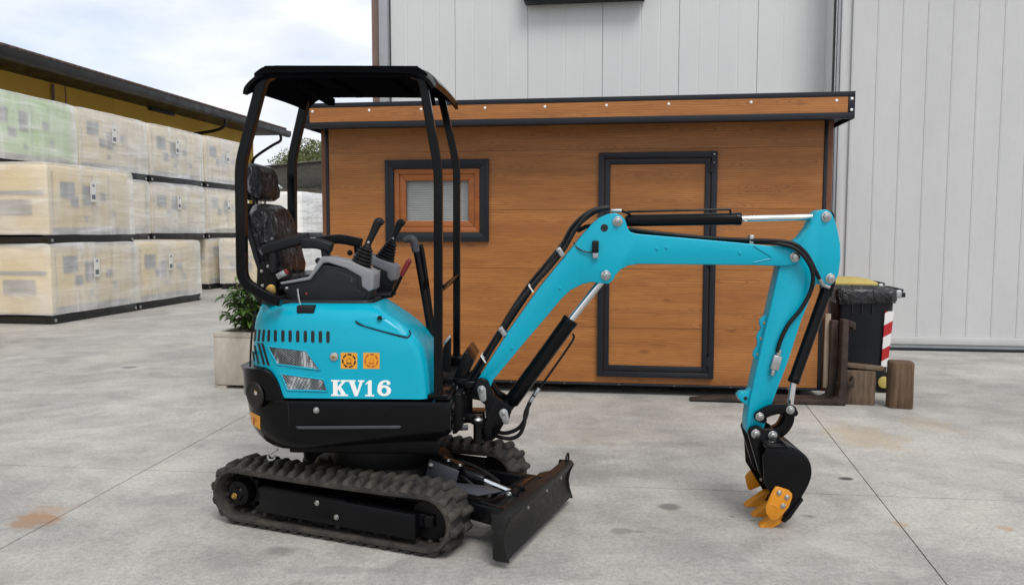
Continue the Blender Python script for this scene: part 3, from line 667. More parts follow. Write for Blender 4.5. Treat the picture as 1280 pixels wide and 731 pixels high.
# small red tarpaulin heap
M['redtarp'] = simple('faded_red_tarp', (.42, .12, .10), .6, var=.3, scale=5)
pr = far(401, 297, 29.0); rt = MB(); rnd = random.Random(4)
ringz = []
for i, (rr, zz) in enumerate(((.5, 0), (.52, .3), (.47, .75), (.40, 1.05), (.22, 1.2), (.04, 1.26))):
    ringz.append([(rr*math.cos(2*math.pi*k/20)*(1 + .14*mnoise.noise(Vector((math.cos(k*.314)*2, math.sin(k*.314)*2, zz*3)))), rr*math.sin(2*math.pi*k/20), zz*(1 + .05*math.sin(k))) for k in range(20)])
rt.loft(ringz); o = rt.build('tarpaulin_heap', M['redtarp']); o.location = (pr.x, 29, 0); o.scale.z = max(.3, (pr.z + .12)/1.26); tag(o, 'faded red tarpaulin heap beside the white wrapped loads', 'tarpaulin')
# ------------------------------------------------------------------ small things round the cabin
# potted shrub
M['planter'] = (lambda m: (m.set(Base_Color=m.mix(m.ramp(m.noise(5, 6, .7, m.co((1, 1, .4))), [(.3, g(0)), (.7, g(1))]), (.33, .285, .235), (.50, .455, .395)), Roughness=.85), m.bump(m.noise(60, 4, .6), .3, .004), m.m)[2])(Mat('weathered_planter_concrete'))
pa = G.loc(ground(268.5, 485)); pt = empty('shrub_planter', G.world(pa.x + .36, pa.y + .36), GR); tag(pt, 'square weathered concrete planter behind the excavator counterweight', 'planter')
ph = G.at(270, 415, pa.y)[1]
MB().box(-.36, .36, -.36, .36, .03, ph - .05).build('planter_box', M['planter'], pt, bevel=.012)
rim = MB(); ring4 = ((-.36,.36,-.36,-.30),(-.36,.36,.30,.36),(-.36,-.30,-.30,.30),(.30,.36,-.30,.30))
for a in ring4: rim.box(*a, ph - .052, ph)
rim.build('planter_rim', M['planter'], pt, bevel=.006)
MB().box(-.3, .3, -.3, .3, ph - .051, ph - .03).build('soil', M['bark'], pt)
for a in ((-.3, -.3), (.3, -.3), (-.3, .3), (.3, .3)): MB().box(a[0] - .05, a[0] + .05, a[1] - .05, a[1] + .05, 0, .029).build('planter_foot', M['planter'], pt)
lm = Mat('glossy_leaf'); oi = lm.noise(6, 3, .6, lm.co()); lm.set(Base_Color=lm.ramp(oi, [(.3, (.025, .055, .012)), (.55, (.06, .115, .022)), (.75, (.12, .18, .045))]), Roughness=.32); M['gloss_leaf'] = lm.m
sb = empty('potted_shrub', G.world(pa.x + .36, pa.y + .36, ph - .03), GR); tag(sb, 'glossy green leafy shrub growing in the concrete planter', 'shrub')
rnd = random.Random(21); st = MB(); lv = MB()
for k in range(80):
    a = rnd.uniform(0, 6.28); rr = rnd.uniform(.02, .31); tl_ = rnd.uniform(.10, .50)
    b0 = Vector((rr*.5*math.cos(a), rr*.5*math.sin(a), 0)); tip = Vector((rr*1.5*math.cos(a), rr*1.5*math.sin(a), tl_))
    st.tube([b0, (b0 + tip)/2 + Vector((0, 0, .03)), tip], [.008, .006, .003], 5)
    for j in range(21):
        f = rnd.uniform(.15, 1.05); p = b0.lerp(tip, f); th = rnd.uniform(0, 6.28); el = rnd.uniform(-.3, .7)
        u = Vector((math.cos(th)*math.cos(el), math.sin(th)*math.cos(el), math.sin(el))); s_ = u.cross(Vector((0, 0, 1))).normalized(); nn = s_.cross(u); ln = rnd.uniform(.08, .14); wd = ln*.25
        o = len(lv.v)
        for (t_, w_, dp) in ((0, 0, 0), (.35, 1, .012), (.7, .8, 0), (1, 0, -.03)):
            c = p + u*ln*t_ + nn*dp
            if w_ == 0: lv.v.append(tuple(c))
            else: lv.v += [tuple(c + s_*wd*w_ + nn*.012), tuple(c - nn*.004), tuple(c - s_*wd*w_ + nn*.012)]
        lv.f += [(o, o+1, o+2), (o, o+2, o+3), (o+1, o+4, o+5, o+2), (o+2, o+5, o+6, o+3), (o+4, o+7, o+5), (o+5, o+7, o+6)]
st.build('stems', M['bark'], sb); tag(lv.build('leaves', M['gloss_leaf'], sb), kind='stuff')

# wheelie bins
M['bin'] = simple('anthracite_bin_plastic', (.011, .0125, .016), .45, var=.08, scale=10, bump=.08, bscale=300, spec=.3)
M['yellow'] = simple('yellow_plastic', (.46, .36, .09), .45, var=.08, scale=10)
bagm = Mat('black_bin_bag'); a = bagm.noise(9, 4, .6, bagm.co((1, 1, .6)), 1.4); bagm.set(Base_Color=(.012, .012, .014), Roughness=.22); bagm.bump(a, .9, .04); M['bag'] = bagm.m
m = Mat('red_white_tape'); sx = m.n('ShaderNodeSeparateXYZ'); m.l(m.co(), sx.inputs[0])
f_ = m.math('FRACT', m.math('MULTIPLY', m.math('ADD', m.math('MULTIPLY', sx.outputs[0], -.55), sx.outputs[2]), 4.6)); m.set(Base_Color=m.mix(m.math('GREATER_THAN', f_, .5), (.45, .012, .015), (.78, .77, .76)), Roughness=.35); M['tape'] = m.m
def rrect(x0, x1, y0, y1, r, z, n=4):
    pts = []
    for cx_, cy_, a0 in ((x1-r, y1-r, 0), (x0+r, y1-r, 90), (x0+r, y0+r, 180), (x1-r, y0+r, 270)):
        for k in range(n+1): t = R(a0 + 90*k/n); pts.append((cx_ + r*math.cos(t), cy_ + r*math.sin(t), z))
    return pts
def wheelie_bin(label, loc, open_bag):
    t = empty('wheelie_bin', loc, GR); t.scale = (.92, .92, 1); tag(t, label, 'bin')
    b = MB().loft([rrect(-.225, .215, -.235, .235, .05, .07), rrect(-.235, .23, -.25, .25, .05, .3), rrect(-.27, .255, -.275, .275, .05, .84), rrect(-.285, .265, -.29, .29, .05, .865), rrect(-.285, .265, -.29, .29, .05, .93)]).build('bin_body', M['bin'], t, bevel=.004)
    for x in (-.14, -.05, .05): MB().box(x - .006, x + .006, -.285, -.262, .74, .86).build('rib', M['bin'], b)
    for y in (-.20, .20):
        wh_ = MB().cyl((.19, y - .035, .1), (.19, y + .035, .1), .098, 24).build('wheel', M['rubber'], t, bevel=.01)
        MB().cyl((.19, y - .05, .1), (.19, y + .05, .1), .055, 16).build('hub', M['yellow'], wh_, bevel=.006)
    MB().cyl((.19, -.2, .1), (.19, .2, .1), .012, 8).build('axle', M['steel'], t)
    hd = MB().tube([(.26, -.22, .93), (.33, -.22, .945), (.345, -.16, .945), (.345, .16, .945), (.33, .22, .945), (.26, .22, .93)], .016, 10, 3).build('handle', M['bin'], t)
    hg = MB().box(.27, .325, -.262, -.20, .88, .95).build('hinge_bracket', M['steel'], t, bevel=.008)
    MB().box(.326, .365, -.25, -.21, .885, .93).build('hinge_pin', M['bin'], t, bevel=.008)
    if open_bag:
        rings = []
        for z, gx_, w_ in ((.80, .004, .012), (.86, .014, .012), (.935, .012, .012), (.955, .002, .008), (.965, -.02, .01), (.95, -.05, .015), (.90, -.12, .03)):
            q = rrect(-.285 - gx_, .265 + gx_, -.29 - gx_, .29 + gx_, .06, z, 7); rr = []
            for i, p in enumerate(q):
                nz = mnoise.noise(Vector((p[0]*7, p[1]*7, z*9)))
                low = (z < .84)*(.035*mnoise.noise(Vector((p[0]*9, p[1]*9, 3.3))) + .02)
                rr.append((p[0] + nz*w_, p[1] - abs(nz)*w_*(1 if p[1] < 0 else -1), p[2] + nz*.012 + low))
            rings.append(rr)
        MB().loft(rings).build('bin_bag', M['bag'], t)
        tp = MB(); tp.add([(.15, -.2775, .25), (.212, -.276, .25), (.247, -.289, .76), (.165, -.290, .76), (.15, -.262, .25), (.212, -.262, .25), (.247, -.274, .76), (.165, -.274, .76)], [(0,1,2,3),(4,7,6,5),(0,4,5,1),(1,5,6,2),(2,6,7,3),(3,7,4,0)])
        tp.build('warning_tape', M['tape'], t)
    else:
        MB().loft([rrect(-.31, .27, -.305, .305, .07, .932), rrect(-.31, .27, -.305, .305, .07, .96), rrect(-.24, .2, -.24, .24, .07, .995), rrect(-.15, .12, -.16, .16, .06, 1.005)]).build('yellow_lid', M['yellow'], t, bevel=.004)
    return t
pb = G.at(1071, 470, GYS + .62)
binL = G.world(pb[0], GYS + .62); wheelie_bin('anthracite wheelie bin with overhanging black bag and red white tape', binL, True)
pb2 = G.at(1054, 470, GYS + 1.5)
wheelie_bin('wheelie bin with a yellow lid, hidden behind the black bag bin', G.world(pb2[0], GYS + 1.5), False)

# timber blocks
def timber(name, c1, c2, ends):
    m = Mat(name); v = m.co(rand=True); a = m.noise(1, 6, .65, (lambda q: (q.inputs['Scale'].__setattr__('default_value', (38, 38, 2.2)), m.l(v, q.inputs[0]), q.outputs[0])[2])(m.n('ShaderNodeMapping'))); b = m.noise(7, 5, .6, v)
    c = m.mix(m.ramp(a, [(.35, g(0)), (.65, g(1))]), c1, c2); c = m.mix(m.ramp(b, [(.5, g(0)), (.75, g(.5))]), c, ends); m.set(Base_Color=c, Roughness=.82); m.bump(a, .55, .01); return m.m
M['timber'] = timber('weathered_timber', (.065, .036, .018), (.15, .092, .050), (.04, .025, .015))
M['timber2'] = timber('grey_timber', (.075, .048, .029), (.165, .112, .072), (.05, .034, .022))
M['paleplank'] = timber('pale_plank', (.26, .19, .13), (.42, .33, .25), (.2, .15, .11))
def block(name, label, px0, px1, pyb, pyt, dep, mat, rz, bev):
    p = ground((px0 + px1)/2, pyb); k = p.y/CAM_F*1.02; w_ = (px1 - px0)*k; r = ray((px0 + px1)/2, pyt); zt_ = (O + r*(p.y/r.y)).z
    mb = MB(); rnd = random.Random(px0); a = rrect(-w_/2*.93, w_/2*.93, 0, dep, bev, 0, 3)
    lv_ = [[(x + rnd.uniform(-.004, .004), y + rnd.uniform(-.004, .004), z_*zt_) for x, y, _ in a] for z_ in (0, .3, .65, .97)]
    lv_.append([(x*.94, dep/2 + (y - dep/2)*.94, zt_) for x, y, _ in a]); mb.loft(lv_); o = mb.build(name, M[mat], None, bevel=.006); o.location = (p.x, p.y, 0); o.rotation_euler.z = R(rz)
    return tag(o, label, 'block', 'timber blocks by the bin')
block('timber_block', 'tall upright brown timber block standing right of the bin', 1111, 1142, 511, 453, .16, 'timber', -14, .035)
block('timber_block', 'squat grey timber block in front of the bin, under a short plank', 1053, 1094, 506, 463, .24, 'timber2', -12, .02)
p = ground(1076, 506); r = ray(1076, 463); zt_ = (O + r*(p.y/r.y)).z
pk = MB().box(-.16, .20, -.03, .12, 0, .034).build('short_plank', M['timber2'], None, bevel=.005); pk.location = (p.x - .01, p.y + .03, zt_ + .012); pk.rotation_euler = (R(-3), R(4), R(-14)); tag(pk, 'short weathered plank lying on the squat timber block', 'plank')

# fork tine lying against the cabin foot
M['rust'] = (lambda m: (m.set(Base_Color=m.mix(m.ramp(m.noise(8, 6, .7), [(.35, g(0)), (.65, g(1))]), (.018, .014, .012), (.060, .034, .024)), Roughness=.7, Metallic=.3), m.bump(m.noise(40, 4, .6), .3, .004), m.m)[2])(Mat('rusty_forged_steel'))
fk0 = G.at(862, 489, GYS - .17)[0]; fk1 = G.at(1056, 499, GYS - .17)[0]
ft = empty('forklift_fork', G.world(fk1, GYS - .17), GR); tag(ft, 'rusty L shaped forklift fork lying along the foot of the cabin', 'fork')
L_ = fk1 - fk0; zt_ = G.at(1045, 399, GYS - .17)[1]
MB().prism([(-.005, .004), (0, .03), (0, zt_), (-.05, zt_), (-.055, .16), (-.075, .075), (-.12, .052), (-L_ + .25, .05), (-L_, .022), (-L_, .008)], -.055, .055).build('tine', M['rust'], ft, bevel=.006)
MB().prism([(.001, zt_ - .06), (.001, zt_ - .005), (.055, zt_ - .02), (.06, zt_ - .085), (.035, zt_ - .085), (.03, zt_ - .06)], -.05, .05).build('upper_hook', M['rust'], ft, bevel=.004)
MB().prism([(.001, .16), (.001, .21), (.03, .21), (.05, .25), (.06, .25), (.06, .16)], -.05, .05).build('lower_hook', M['rust'], ft, bevel=.004)
fk2 = empty('forklift_fork', G.world(fk1 - .052, GYS - .045), GR); tag(fk2, 'second darker forklift fork standing behind the rusty one at the cabin corner', 'fork')
MB().prism([(-.005, .004), (0, .03), (0, zt_ - .02), (-.06, zt_ - .02), (-.065, .16), (-.08, .075), (-.12, .052), (-L_ + .55, .05), (-L_ + .3, .022), (-L_ + .3, .008)], -.05, .015).build('tine', M['rust'], fk2, bevel=.006)
# thin pale batten leaning at the cabin corner
a = G.at(1031.5, 484, GYS - .035); b = G.at(1035, 392, GYS - .02)
bt = MB().bar((0, 0, 0), (b[0] - a[0], .02, b[1] - a[1]), .03, .045).build('pale_batten', M['paleplank'], None, bevel=.003); bt.location = G.world(a[0], GYS - .04, a[1]); bt.rotation_euler.z = GR
tag(bt, 'thin pale wooden batten upright at the cabin corner beside the forks', 'batten')
# scrap of paper on the concrete
pp = ground(1024, 500.5); sp = MB().add([(-.07, -.02, .004), (.06, -.03, .003), (.08, .02, .012), (-.05, .03, .005), (-.07, -.02, .006), (.06, -.03, .005), (.08, .02, .014), (-.05, .03, .007)], [(0,3,2,1),(4,5,6,7),(0,1,5,4),(1,2,6,5),(2,3,7,6),(3,0,4,7)]).build('paper_scrap', M['paper']); sp.location = (pp.x, pp.y, 0); tag(sp, 'white scrap of paper on the concrete below the fork', 'paper')
# ------------------------------------------------------------------ mini excavator
from mathutils.bvhtree import BVHTree
U = Frame(-.687, 4.2, -2.5)          # upper structure: boom points to the right
D = Frame(-.687, 4.2, -21.97)        # undercarriage: turned towards the viewer
UD = R(-21.97 + 2.5)
ex = empty('mini_excavator', (U.o.x, U.o.y, 0), U.yaw)
tag(ex, 'turquoise and black tracked mini excavator with canopy, boom and small bucket', 'excavator')
def u(px, py, y): x, z = U.at(px, py, y); return (x, z)
def u3(px, py, y): x, z = U.at(px, py, y); return Vector((x, y, z))
def ul(pts, y): return [u(a, b, y) for a, b in pts]
def local_ray(px, py):
    r = ray(px, py); return U.loc(O), Vector((r.dot(U.ax), r.dot(U.ay), r.z)).normalized()
def bolt(p, r, h, parent, d=(0, -1, 0), mat='zinc', name='bolt', n=6):
    p = Vector(p); d = Vector(d)
    mb = MB().cyl(p, p + d*h*.35, r*1.35, 16); mb.cyl(p + d*h*.351, p + d*h, r, n)
    return mb.build(name, M[mat], parent, bevel=min(r, h)*.15)

# ---- slewing body
zz = lambda py: U.at(450, py, -.45)[1]
zS = zz(500); RR = .30
def interp(tab, t):
    if t <= tab[0][0]: return tab[0][1]
    for (a, b), (c, d) in zip(tab, tab[1:]):
        if t <= c: return b + (d - b)*(t - a)/(c - a)
    return tab[-1][1]
xr_tab = sorted((U.at(px, py, -.26)[1], U.at(px, py, -.26)[0] - .010) for px, py in ((348, 566), (343, 562.5), (325, 547), (313.5, 530), (309.5, 512), (308.5, 495), (310, 476), (312.5, 456), (314, 440), (316, 400), (320, 388)))
W_tab = sorted((zz(py), w_) for py, w_ in ((566, .425), (557, .452), (540, .465), (505, .468), (498, .462), (430, .452), (400, .44), (391, .425), (385, .40), (381, .365)))
def outline(z, xf, rf=.05, full=False, grow=0, far_x=-.16, far_y=-.03, n=9):
    xr = interp(xr_tab, z) - grow; w_ = interp(W_tab, z) + grow; pts = []
    def arc(cx_, cy_, r, a0, a1, k=n):
        for i in range(k + 1): t = R(a0 + (a1 - a0)*i/k); pts.append((cx_ + r*math.cos(t), cy_ + r*math.sin(t), z))
    r_ = min(RR, max(.02, xf - xr - .02)) if full else RR
    arc(xr + r_, -w_ + r_, r_, 180, 270)
    if full:
        arc(xf - rf, -w_ + rf, rf, 270, 360, 5); arc(xf - rf, w_ - rf, rf, 0, 90, 5)
    else:
        arc(xf - rf, -w_ + rf, rf, 270, 360, 5); arc(xf - rf*.6, far_y - rf*.6, rf*.6, 0, 90, 3); pts.append((far_x, far_y + .001, z)); pts.append((far_x, w_, z))
    arc(xr + r_, w_ - r_, r_, 90, 180)
    return pts
xfs = u(563, 520, -.46)[0]
rings = []
for py, dx in ((566, -.05), (561, -.02), (552, 0), (540, 0), (515, 0), (503, 0), (501, -.004)): rings.append(outline(zz(py), xfs + dx, .035, True))
sk = MB().loft(rings)
zb0 = zz(566); zb1 = zz(500); xa_, xb_ = u(345, 560, -.46)[0], xfs
rise = zz(548) - zz(566)
sk.v = [(x, y, z + max(0, (1 - (z - zb0)/(zb1 - zb0)*1.6))*rise*max(0, min(1, (x - xa_)/(xb_ - xa_)))) for x, y, z in sk.v]
skirt = sk.build('lower_skirt', M['black'], ex, bevel=0)
# hood
xf_tab = [(497.5, 541), (470, 539), (450, 536), (436, 532), (424, 524), (412, 512), (402, 499), (394, 487), (388, 478), (384, 472), (381.5, 466)]
rings = [outline(zz(py), U.at(px, py, -.36)[0], .055) for py, px in xf_tab]
hd = MB().loft(rings); hood = hd.build('engine_hood', M['teal'], ex)
BV = BVHTree.FromPolygons([Vector(v_) for v_ in hd.v], hd.f); SKB = BVHTree.FromPolygons([Vector(v_) for v_ in sk.v], sk.f)
def hit(px, py, off=0, bv=None):
    o, d = local_ray(px, py); p, n_, i, t = (bv or BV).ray_cast(o, d)
    if p is None: p = u3(px, py, -.45); n_ = Vector((0, -1, 0))
    if n_.y > 0 and n_.dot(d) > 0: n_ = -n_
    return p + n_*off
def decal(name, poly, mat, parent, off=.002, thick=.003, bv=None, bevel=0):
    n = len(poly); A = sum(poly[i][0]*poly[(i+1)%n][1] - poly[(i+1)%n][0]*poly[i][1] for i in range(n))
    if A > 0: poly = poly[::-1]
    f = [hit(a, b, off, bv) for a, b in poly]; k = [hit(a, b, off - thick, bv) for a, b in poly]
    return MB().add(f + k, [tuple(range(n)), tuple(range(2*n-1, n-1, -1))] + [(i, i+n, (i+1)%n+n, (i+1)%n) for i in range(n)]).build(name, M[mat], parent, bevel=bevel, smooth=False)
def patch(name, quad, nu, nv, mat, parent, off, bv=None):
    vs, fs = [], []
    for j in range(nv + 1):
        for i in range(nu + 1):
            s, t = i/nu, j/nv; a = [quad[0][k]*(1-s) + quad[1][k]*s for k in (0, 1)]; b = [quad[3][k]*(1-s) + quad[2][k]*s for k in (0, 1)]
            vs.append(hit(a[0]*(1-t) + b[0]*t, a[1]*(1-t) + b[1]*t, off, bv))
    for j in range(nv):
        for i in range(nu): q = j*(nu+1) + i; fs.append((q, q+1, q+nu+2, q+nu+1))
    return MB().add(vs, fs).build(name, M[mat], parent)
# rear counterweight, set proud of the hood
rings = []
for py, px in ((500.5, 357), (490, 353), (480, 349), (473, 345), (467, 340), (463, 334), (461.5, 330)): rings.append(outline(zz(py), max(U.at(px, py, -.45)[0], interp(xr_tab, zz(py)) + .06), .01, True, grow=.005))
cw = MB().loft(rings); cwt = cw.build('counterweight', M['black'], ex, bevel=.004); CWB = BVHTree.FromPolygons([Vector(v_) for v_ in cw.v], cw.f)
def capsule(px, y0, y1, w_, lean=0):
    r_ = w_/2; pts = []
    for k in range(7): t = math.pi*k/6; pts.append((px + r_*math.cos(t), y0 + r_ - r_*math.sin(t)))
    for k in range(7): t = math.pi + math.pi*k/6; pts.append((px + lean + r_*math.cos(t), y1 - r_ - r_*math.sin(t)))
    return pts
for px, w_, dx in ((319.5, 2.2, -1.2), (324.5, 2.6, -1.2), (330, 3, -1), (336.3, 3.4, -.6), (344.3, 3.9, 0), (353.7, 4.1, 0), (362.7, 4.2, 0), (372.2, 4.3, 0), (381.7, 4.3, 0), (391, 4.3, 0), (400.5, 4.3, 0), (410, 4.3, 0)):
    decal('painted_vent_slot', capsule(px, 411.5 + (px-320)*.024, 426.5 + (px-320)*.024, w_, dx), 'dark_hole', hood, .0012, .002)  # slots are flat decals, the shade inside them is painted
for px, y0, y1, ln, w_ in ((316, 438, 452, 2, 1.8), (318.5, 431, 455, 5, 2.4), (323.5, 428, 456, 7, 3), (328, 428, 457, 8, 3.2)):
    patch('painted_vent_slot', [(px - w_/2, y0), (px + w_/2, y0 + 1), (px + ln + w_/2, y1), (px + ln - w_/2, y1 - 1)], 2, 10, 'dark_hole', hood, .0022)
# mesh grilles over a backing painted with dark and silver engine glints
m = Mat('engine_glint_backing'); a = m.noise(14, 3, .6, m.co((1, 1, .5)), .6); m.set(Base_Color=m.ramp(a, [(.42, (.014, .015, .017)), (.52, (.16, .17, .18)), (.62, (.75, .77, .79))]), Roughness=.4, Metallic=.2); M['engine'] = m.m
M['mesh'] = simple('grille_wire', (.12, .13, .14), .4, metal=.5, var=.1)
def grille(quad):
    p = patch('grille', quad, 8, 4, 'engine', hood, .0022)
    def Q(s, t):
        a = [quad[0][k]*(1-s) + quad[1][k]*s for k in (0, 1)]; b = [quad[3][k]*(1-s) + quad[2][k]*s for k in (0, 1)]; return (a[0]*(1-t) + b[0]*t, a[1]*(1-t) + b[1]*t)
    mb = MB(); rat = 3.4
    for sg in (1, -1):
        for k in range(-14, 32):
            c = k/3.6; seg_ = []
            for i in range(9):
                t = i/8; s = (c + sg*t*1.0)/rat
                if 0 <= s <= 1: seg_.append(hit(*Q(s, t), .0042))
            if len(seg_) > 1: mb.tube(seg_, .0013, 4, cap=False)
    mb.build('wire_mesh', M['mesh'], p)
    bd = [hit(*Q(s, t), .003) for s, t in ((0,0),(.25,0),(.5,0),(.75,0),(1,0),(1,.5),(1,1),(.75,1),(.5,1),(.25,1),(0,1),(0,.5),(0,0))]
    MB().tube(bd, .0045, 6).build('grille_rim', M['teal'], p)
grille([(335, 432.5), (383, 438), (400.5, 462), (347, 455)])
grille([(351, 466.5), (405, 474), (409.5, 488.5), (360, 487)])
# lock, stickers, lettering
c = hit(417.8, 445.6, .001); lk = MB().lathe([(.0, .010), (.012, .010), (.020, .006), (.022, 0)], 20, Matrix.Translation(c) @ Matrix.Rotation(R(90), 4, 'X')).build('hood_lock', M['steel'], hood)
MB().lathe([(0, .012), (.007, .012), (.009, .0105)], 14, Matrix.Translation(c) @ Matrix.Rotation(R(90), 4, 'X')).build('lock_barrel', M['brass'], lk)
def ringpoly(name, cx_, cy_, r0, r1, mat, parent, off, n=28, dash=False, bv=None):
    mb = MB()
    for k in range(n):
        if dash and k % 4 == 3: continue
        a, b = 2*math.pi*k/n, 2*math.pi*(k+1)/n
        mb.add([hit(cx_ + r*math.cos(t), cy_ + r*math.sin(t), off, bv) for r, t in ((r0, a), (r1, a), (r1, b), (r0, b))], [(0, 1, 2, 3)])
    return mb.build(name, M[mat], parent)
for cx_, dkm in ((436.3, 'dark_hole'), (464.3, 'red')):
    s = decal('warning_sticker', [(cx_-10.2, 440.5), (cx_+10.2, 440.8), (cx_+10.2, 460.8), (cx_-10.2, 460.4)], 'sticker', hood, .0012, .002)
    M['stred'] = M.get('stred') or simple('sticker_red', (.42, .09, .012), .4, var=.05)
    ringpoly('sticker_ring', cx_, 450.6, 6.8, 8.8, 'dark_hole' if dkm == 'dark_hole' else 'stred', s, .0018, dash=True)
    ringpoly('sticker_ring', cx_, 450.6, 2.6, 3.1, 'dark_hole' if dkm == 'dark_hole' else 'stred', s, .0018, n=16)
    for k in range(2): decal('sticker_print', [(cx_-3.5, 453.2 + k*1.4), (cx_+3.5, 453.2 + k*1.4), (cx_+3.5, 453.9 + k*1.4), (cx_-3.5, 453.9 + k*1.4)], 'dark_hole' if dkm == 'dark_hole' else 'stred', s, .0018, .0005)
KP = [(0,1),(.52,1),(.52,.9),(.40,.9),(.40,.56),(.68,.9),(.58,.9),(.58,1),(1.02,1),(1.02,.9),(.88,.9),(.60,.58),(.92,.1),(1.05,.1),(1.05,0),(.54,0),(.54,.1),(.63,.1),(.45,.42),(.40,.36),(.40,.1),(.52,.1),(.52,0),(0,0),(0,.1),(.12,.1),(.12,.9),(0,.9)]
VP = [(0,1),(.5,1),(.5,.9),(.41,.9),(.60,.33),(.76,.9),(.65,.9),(.65,1),(1.04,1),(1.04,.9),(.94,.9),(.62,0),(.44,0),(.1,.9),(0,.9)]
IP = [(.04,.80),(.28,1),(.48,1),(.48,.1),(.66,.1),(.66,0),(0,0),(0,.1),(.2,.1),(.2,.80),(.04,.72)]
def lp(pts, x0, w_): return [(x0 + a*w_, 494.6 - b*20.0 + (x0 + a*w_ - 414)*.01) for a, b in pts]
for pts, x0, w_ in ((KP, 414, 20.2), (VP, 434.5, 20.2), (IP, 456.5, 17)): decal('letter', lp(pts, x0, w_), 'white', hood, .0016, .002)
sx_ = []
for k in range(24):
    t = 2*math.pi*k/24; sx_.append((math.cos(t), math.sin(t)))
six = MB(); cx_, cy_, W_ = 480.3, 488.0, 20.0
q6 = [[hit(cx_ + a*rx, cy_ - b*ry, .0016) for a, b in sx_] for rx, ry in ((8.7, 6.8), (3.4, 3.9))]
for k in range(24): six.add([q6[0][k], q6[0][(k+1)%24], q6[1][(k+1)%24], q6[1][k]], [(0, 1, 2, 3)])
out6 = [(471.7, 487), (472.3, 481.5), (475, 477.2), (479.5, 475.0), (484, 474.9), (487.6, 476.6)]; in6 = [(476.6, 487), (477.0, 482.5), (478.6, 479), (481.0, 477.2), (483.4, 477.6), (484.2, 480.0)]
for k in range(5): six.add([hit(*out6[k], .0011), hit(*out6[k+1], .0011), hit(*in6[k+1], .0011), hit(*in6[k], .0011)], [(0, 1, 2, 3)])
six.add([hit(*q, .0012) for q in ((487.6, 476.6), (488.3, 479.6), (486.2, 480.9), (483.4, 480.4), (484.0, 477.4))], [(0, 1, 2, 3, 4)])
six.build('letter', M['white'], hood)
# hatch seam, hood edge seals
MB().tube([hit(a, b, .001) for a, b in ((444.5, 401), (447, 404), (456, 407.5), (480, 414.5), (506, 421.5), (510.5, 420.8), (513, 417), (511, 413))], .004, 6, 3).build('hatch_seal', M['rubber'], hood)
ht = [hit(a, b, .006) for a, b in ((446, 400.2), (457, 406), (482, 412.8), (507, 419.8), (511, 415.5), (497, 405), (480, 398), (462, 397))]
MB().add(ht + [p - Vector((0, -.002, .010)) for p in ht], [tuple(range(8)), tuple(range(15, 7, -1))] + [(i, i+8, (i+1)%8+8, (i+1)%8) for i in range(8)]).build('filler_hatch', M['teal'], hood, bevel=.003)
bolt(hit(475, 399, .006), .010, .014, hood, (0, -.2, .98), 'plastic', 'hatch_latch', 12)
MB().tube([hit(a, b, .001) for a, b in ((319.5, 389.5), (316.5, 405), (314, 430), (312.8, 458))], .005, 6, 3).build('rear_door_seal', M['rubber'], hood)
# dark disc for lamp recess shade, chrome bump for its glint, sticker, skirt rib
c = hit(318.5, 493, 0, CWB); nrm = (c - hit(318.5, 493, -.01, CWB)).normalized(); rot = nrm.to_track_quat('Z', 'Y').to_matrix().to_4x4()
lr = MB().lathe([(.066, -.004), (.063, .004), (.054, .005), (.050, .0015), (0, .0012)], 28, Matrix.Translation(c + nrm*.002) @ rot).build('recess_shade', M['dark_hole'], cwt)
MB().lathe([(.022, .0), (.019, .006), (.010, .010), (0, .011)], 20, Matrix.Translation(c + nrm*.003 + Vector((.014, 0, .012))) @ rot).build('lamp_glint', M['chrome'], lr)
s = patch('rear_sticker', [(312.5, 513.5), (325.5, 520), (325.8, 537), (315.5, 529.5)], 6, 6, 'sticker', cwt, .002, SKB)
decal('sticker_print', [(314, 520), (321, 524), (321, 526.5), (314, 522.5)], 'stred', s, .0032, .0008, SKB)
decal('sticker_print', [(317, 521), (318.6, 522), (318.8, 530.5), (317.2, 529.5)], 'stred', s, .0036, .0008, SKB)
rb = [hit(a, b, .001, SKB) for a, b in ((369.5, 533.2), (374, 536.2), (420, 536.0), (470, 535.6), (499, 535.4), (502, 533.2), (500, 531.6), (470, 531.8), (420, 532.2), (372, 532.4))]
MB().add([p + Vector((0, -.007, .002)) for p in rb] + [p + Vector((0, .004, 0)) for p in rb], [tuple(range(10)), tuple(range(19, 9, -1))] + [(i, i+10, (i+1)%10+10, (i+1)%10) for i in range(10)]).build('skirt_rib', M['mid_plastic'], skirt, bevel=.002)
bolt(hit(395.5, 512.5, .001, SKB), .011, .010, skirt, name='skirt_bolt')
MB().tube([hit(a, b, .001, SKB) for a, b in ((360, 503), (361.5, 530), (362.5, 560))], .0018, 4).build('skirt_joint', M['dark_hole'], skirt)
# chassis underside, slewing ring
MB().box(-.40, .34, -.34, .34, zz(575), zz(556)).build('slew_platform', M['black_matt'], ex, bevel=.01)
sr = MB().cyl((0, 0, .30), (0, 0, zz(574)), .29, 40).build('slewing_ring', M['black_matt'], ex, bevel=.006)
# tie-down hook under the tail
p = u3(340, 566, -.3); MB().tube([p + Vector((.03, 0, .02)), p + Vector((.0, 0, 0)), p + Vector((-.02, 0, -.01)), p + Vector((-.015, 0, -.035)), p + Vector((.01, 0, -.03)), p + Vector((.012, 0, -.01))], .006, 6, 3).build('tie_down_hook', M['steel'], ex)
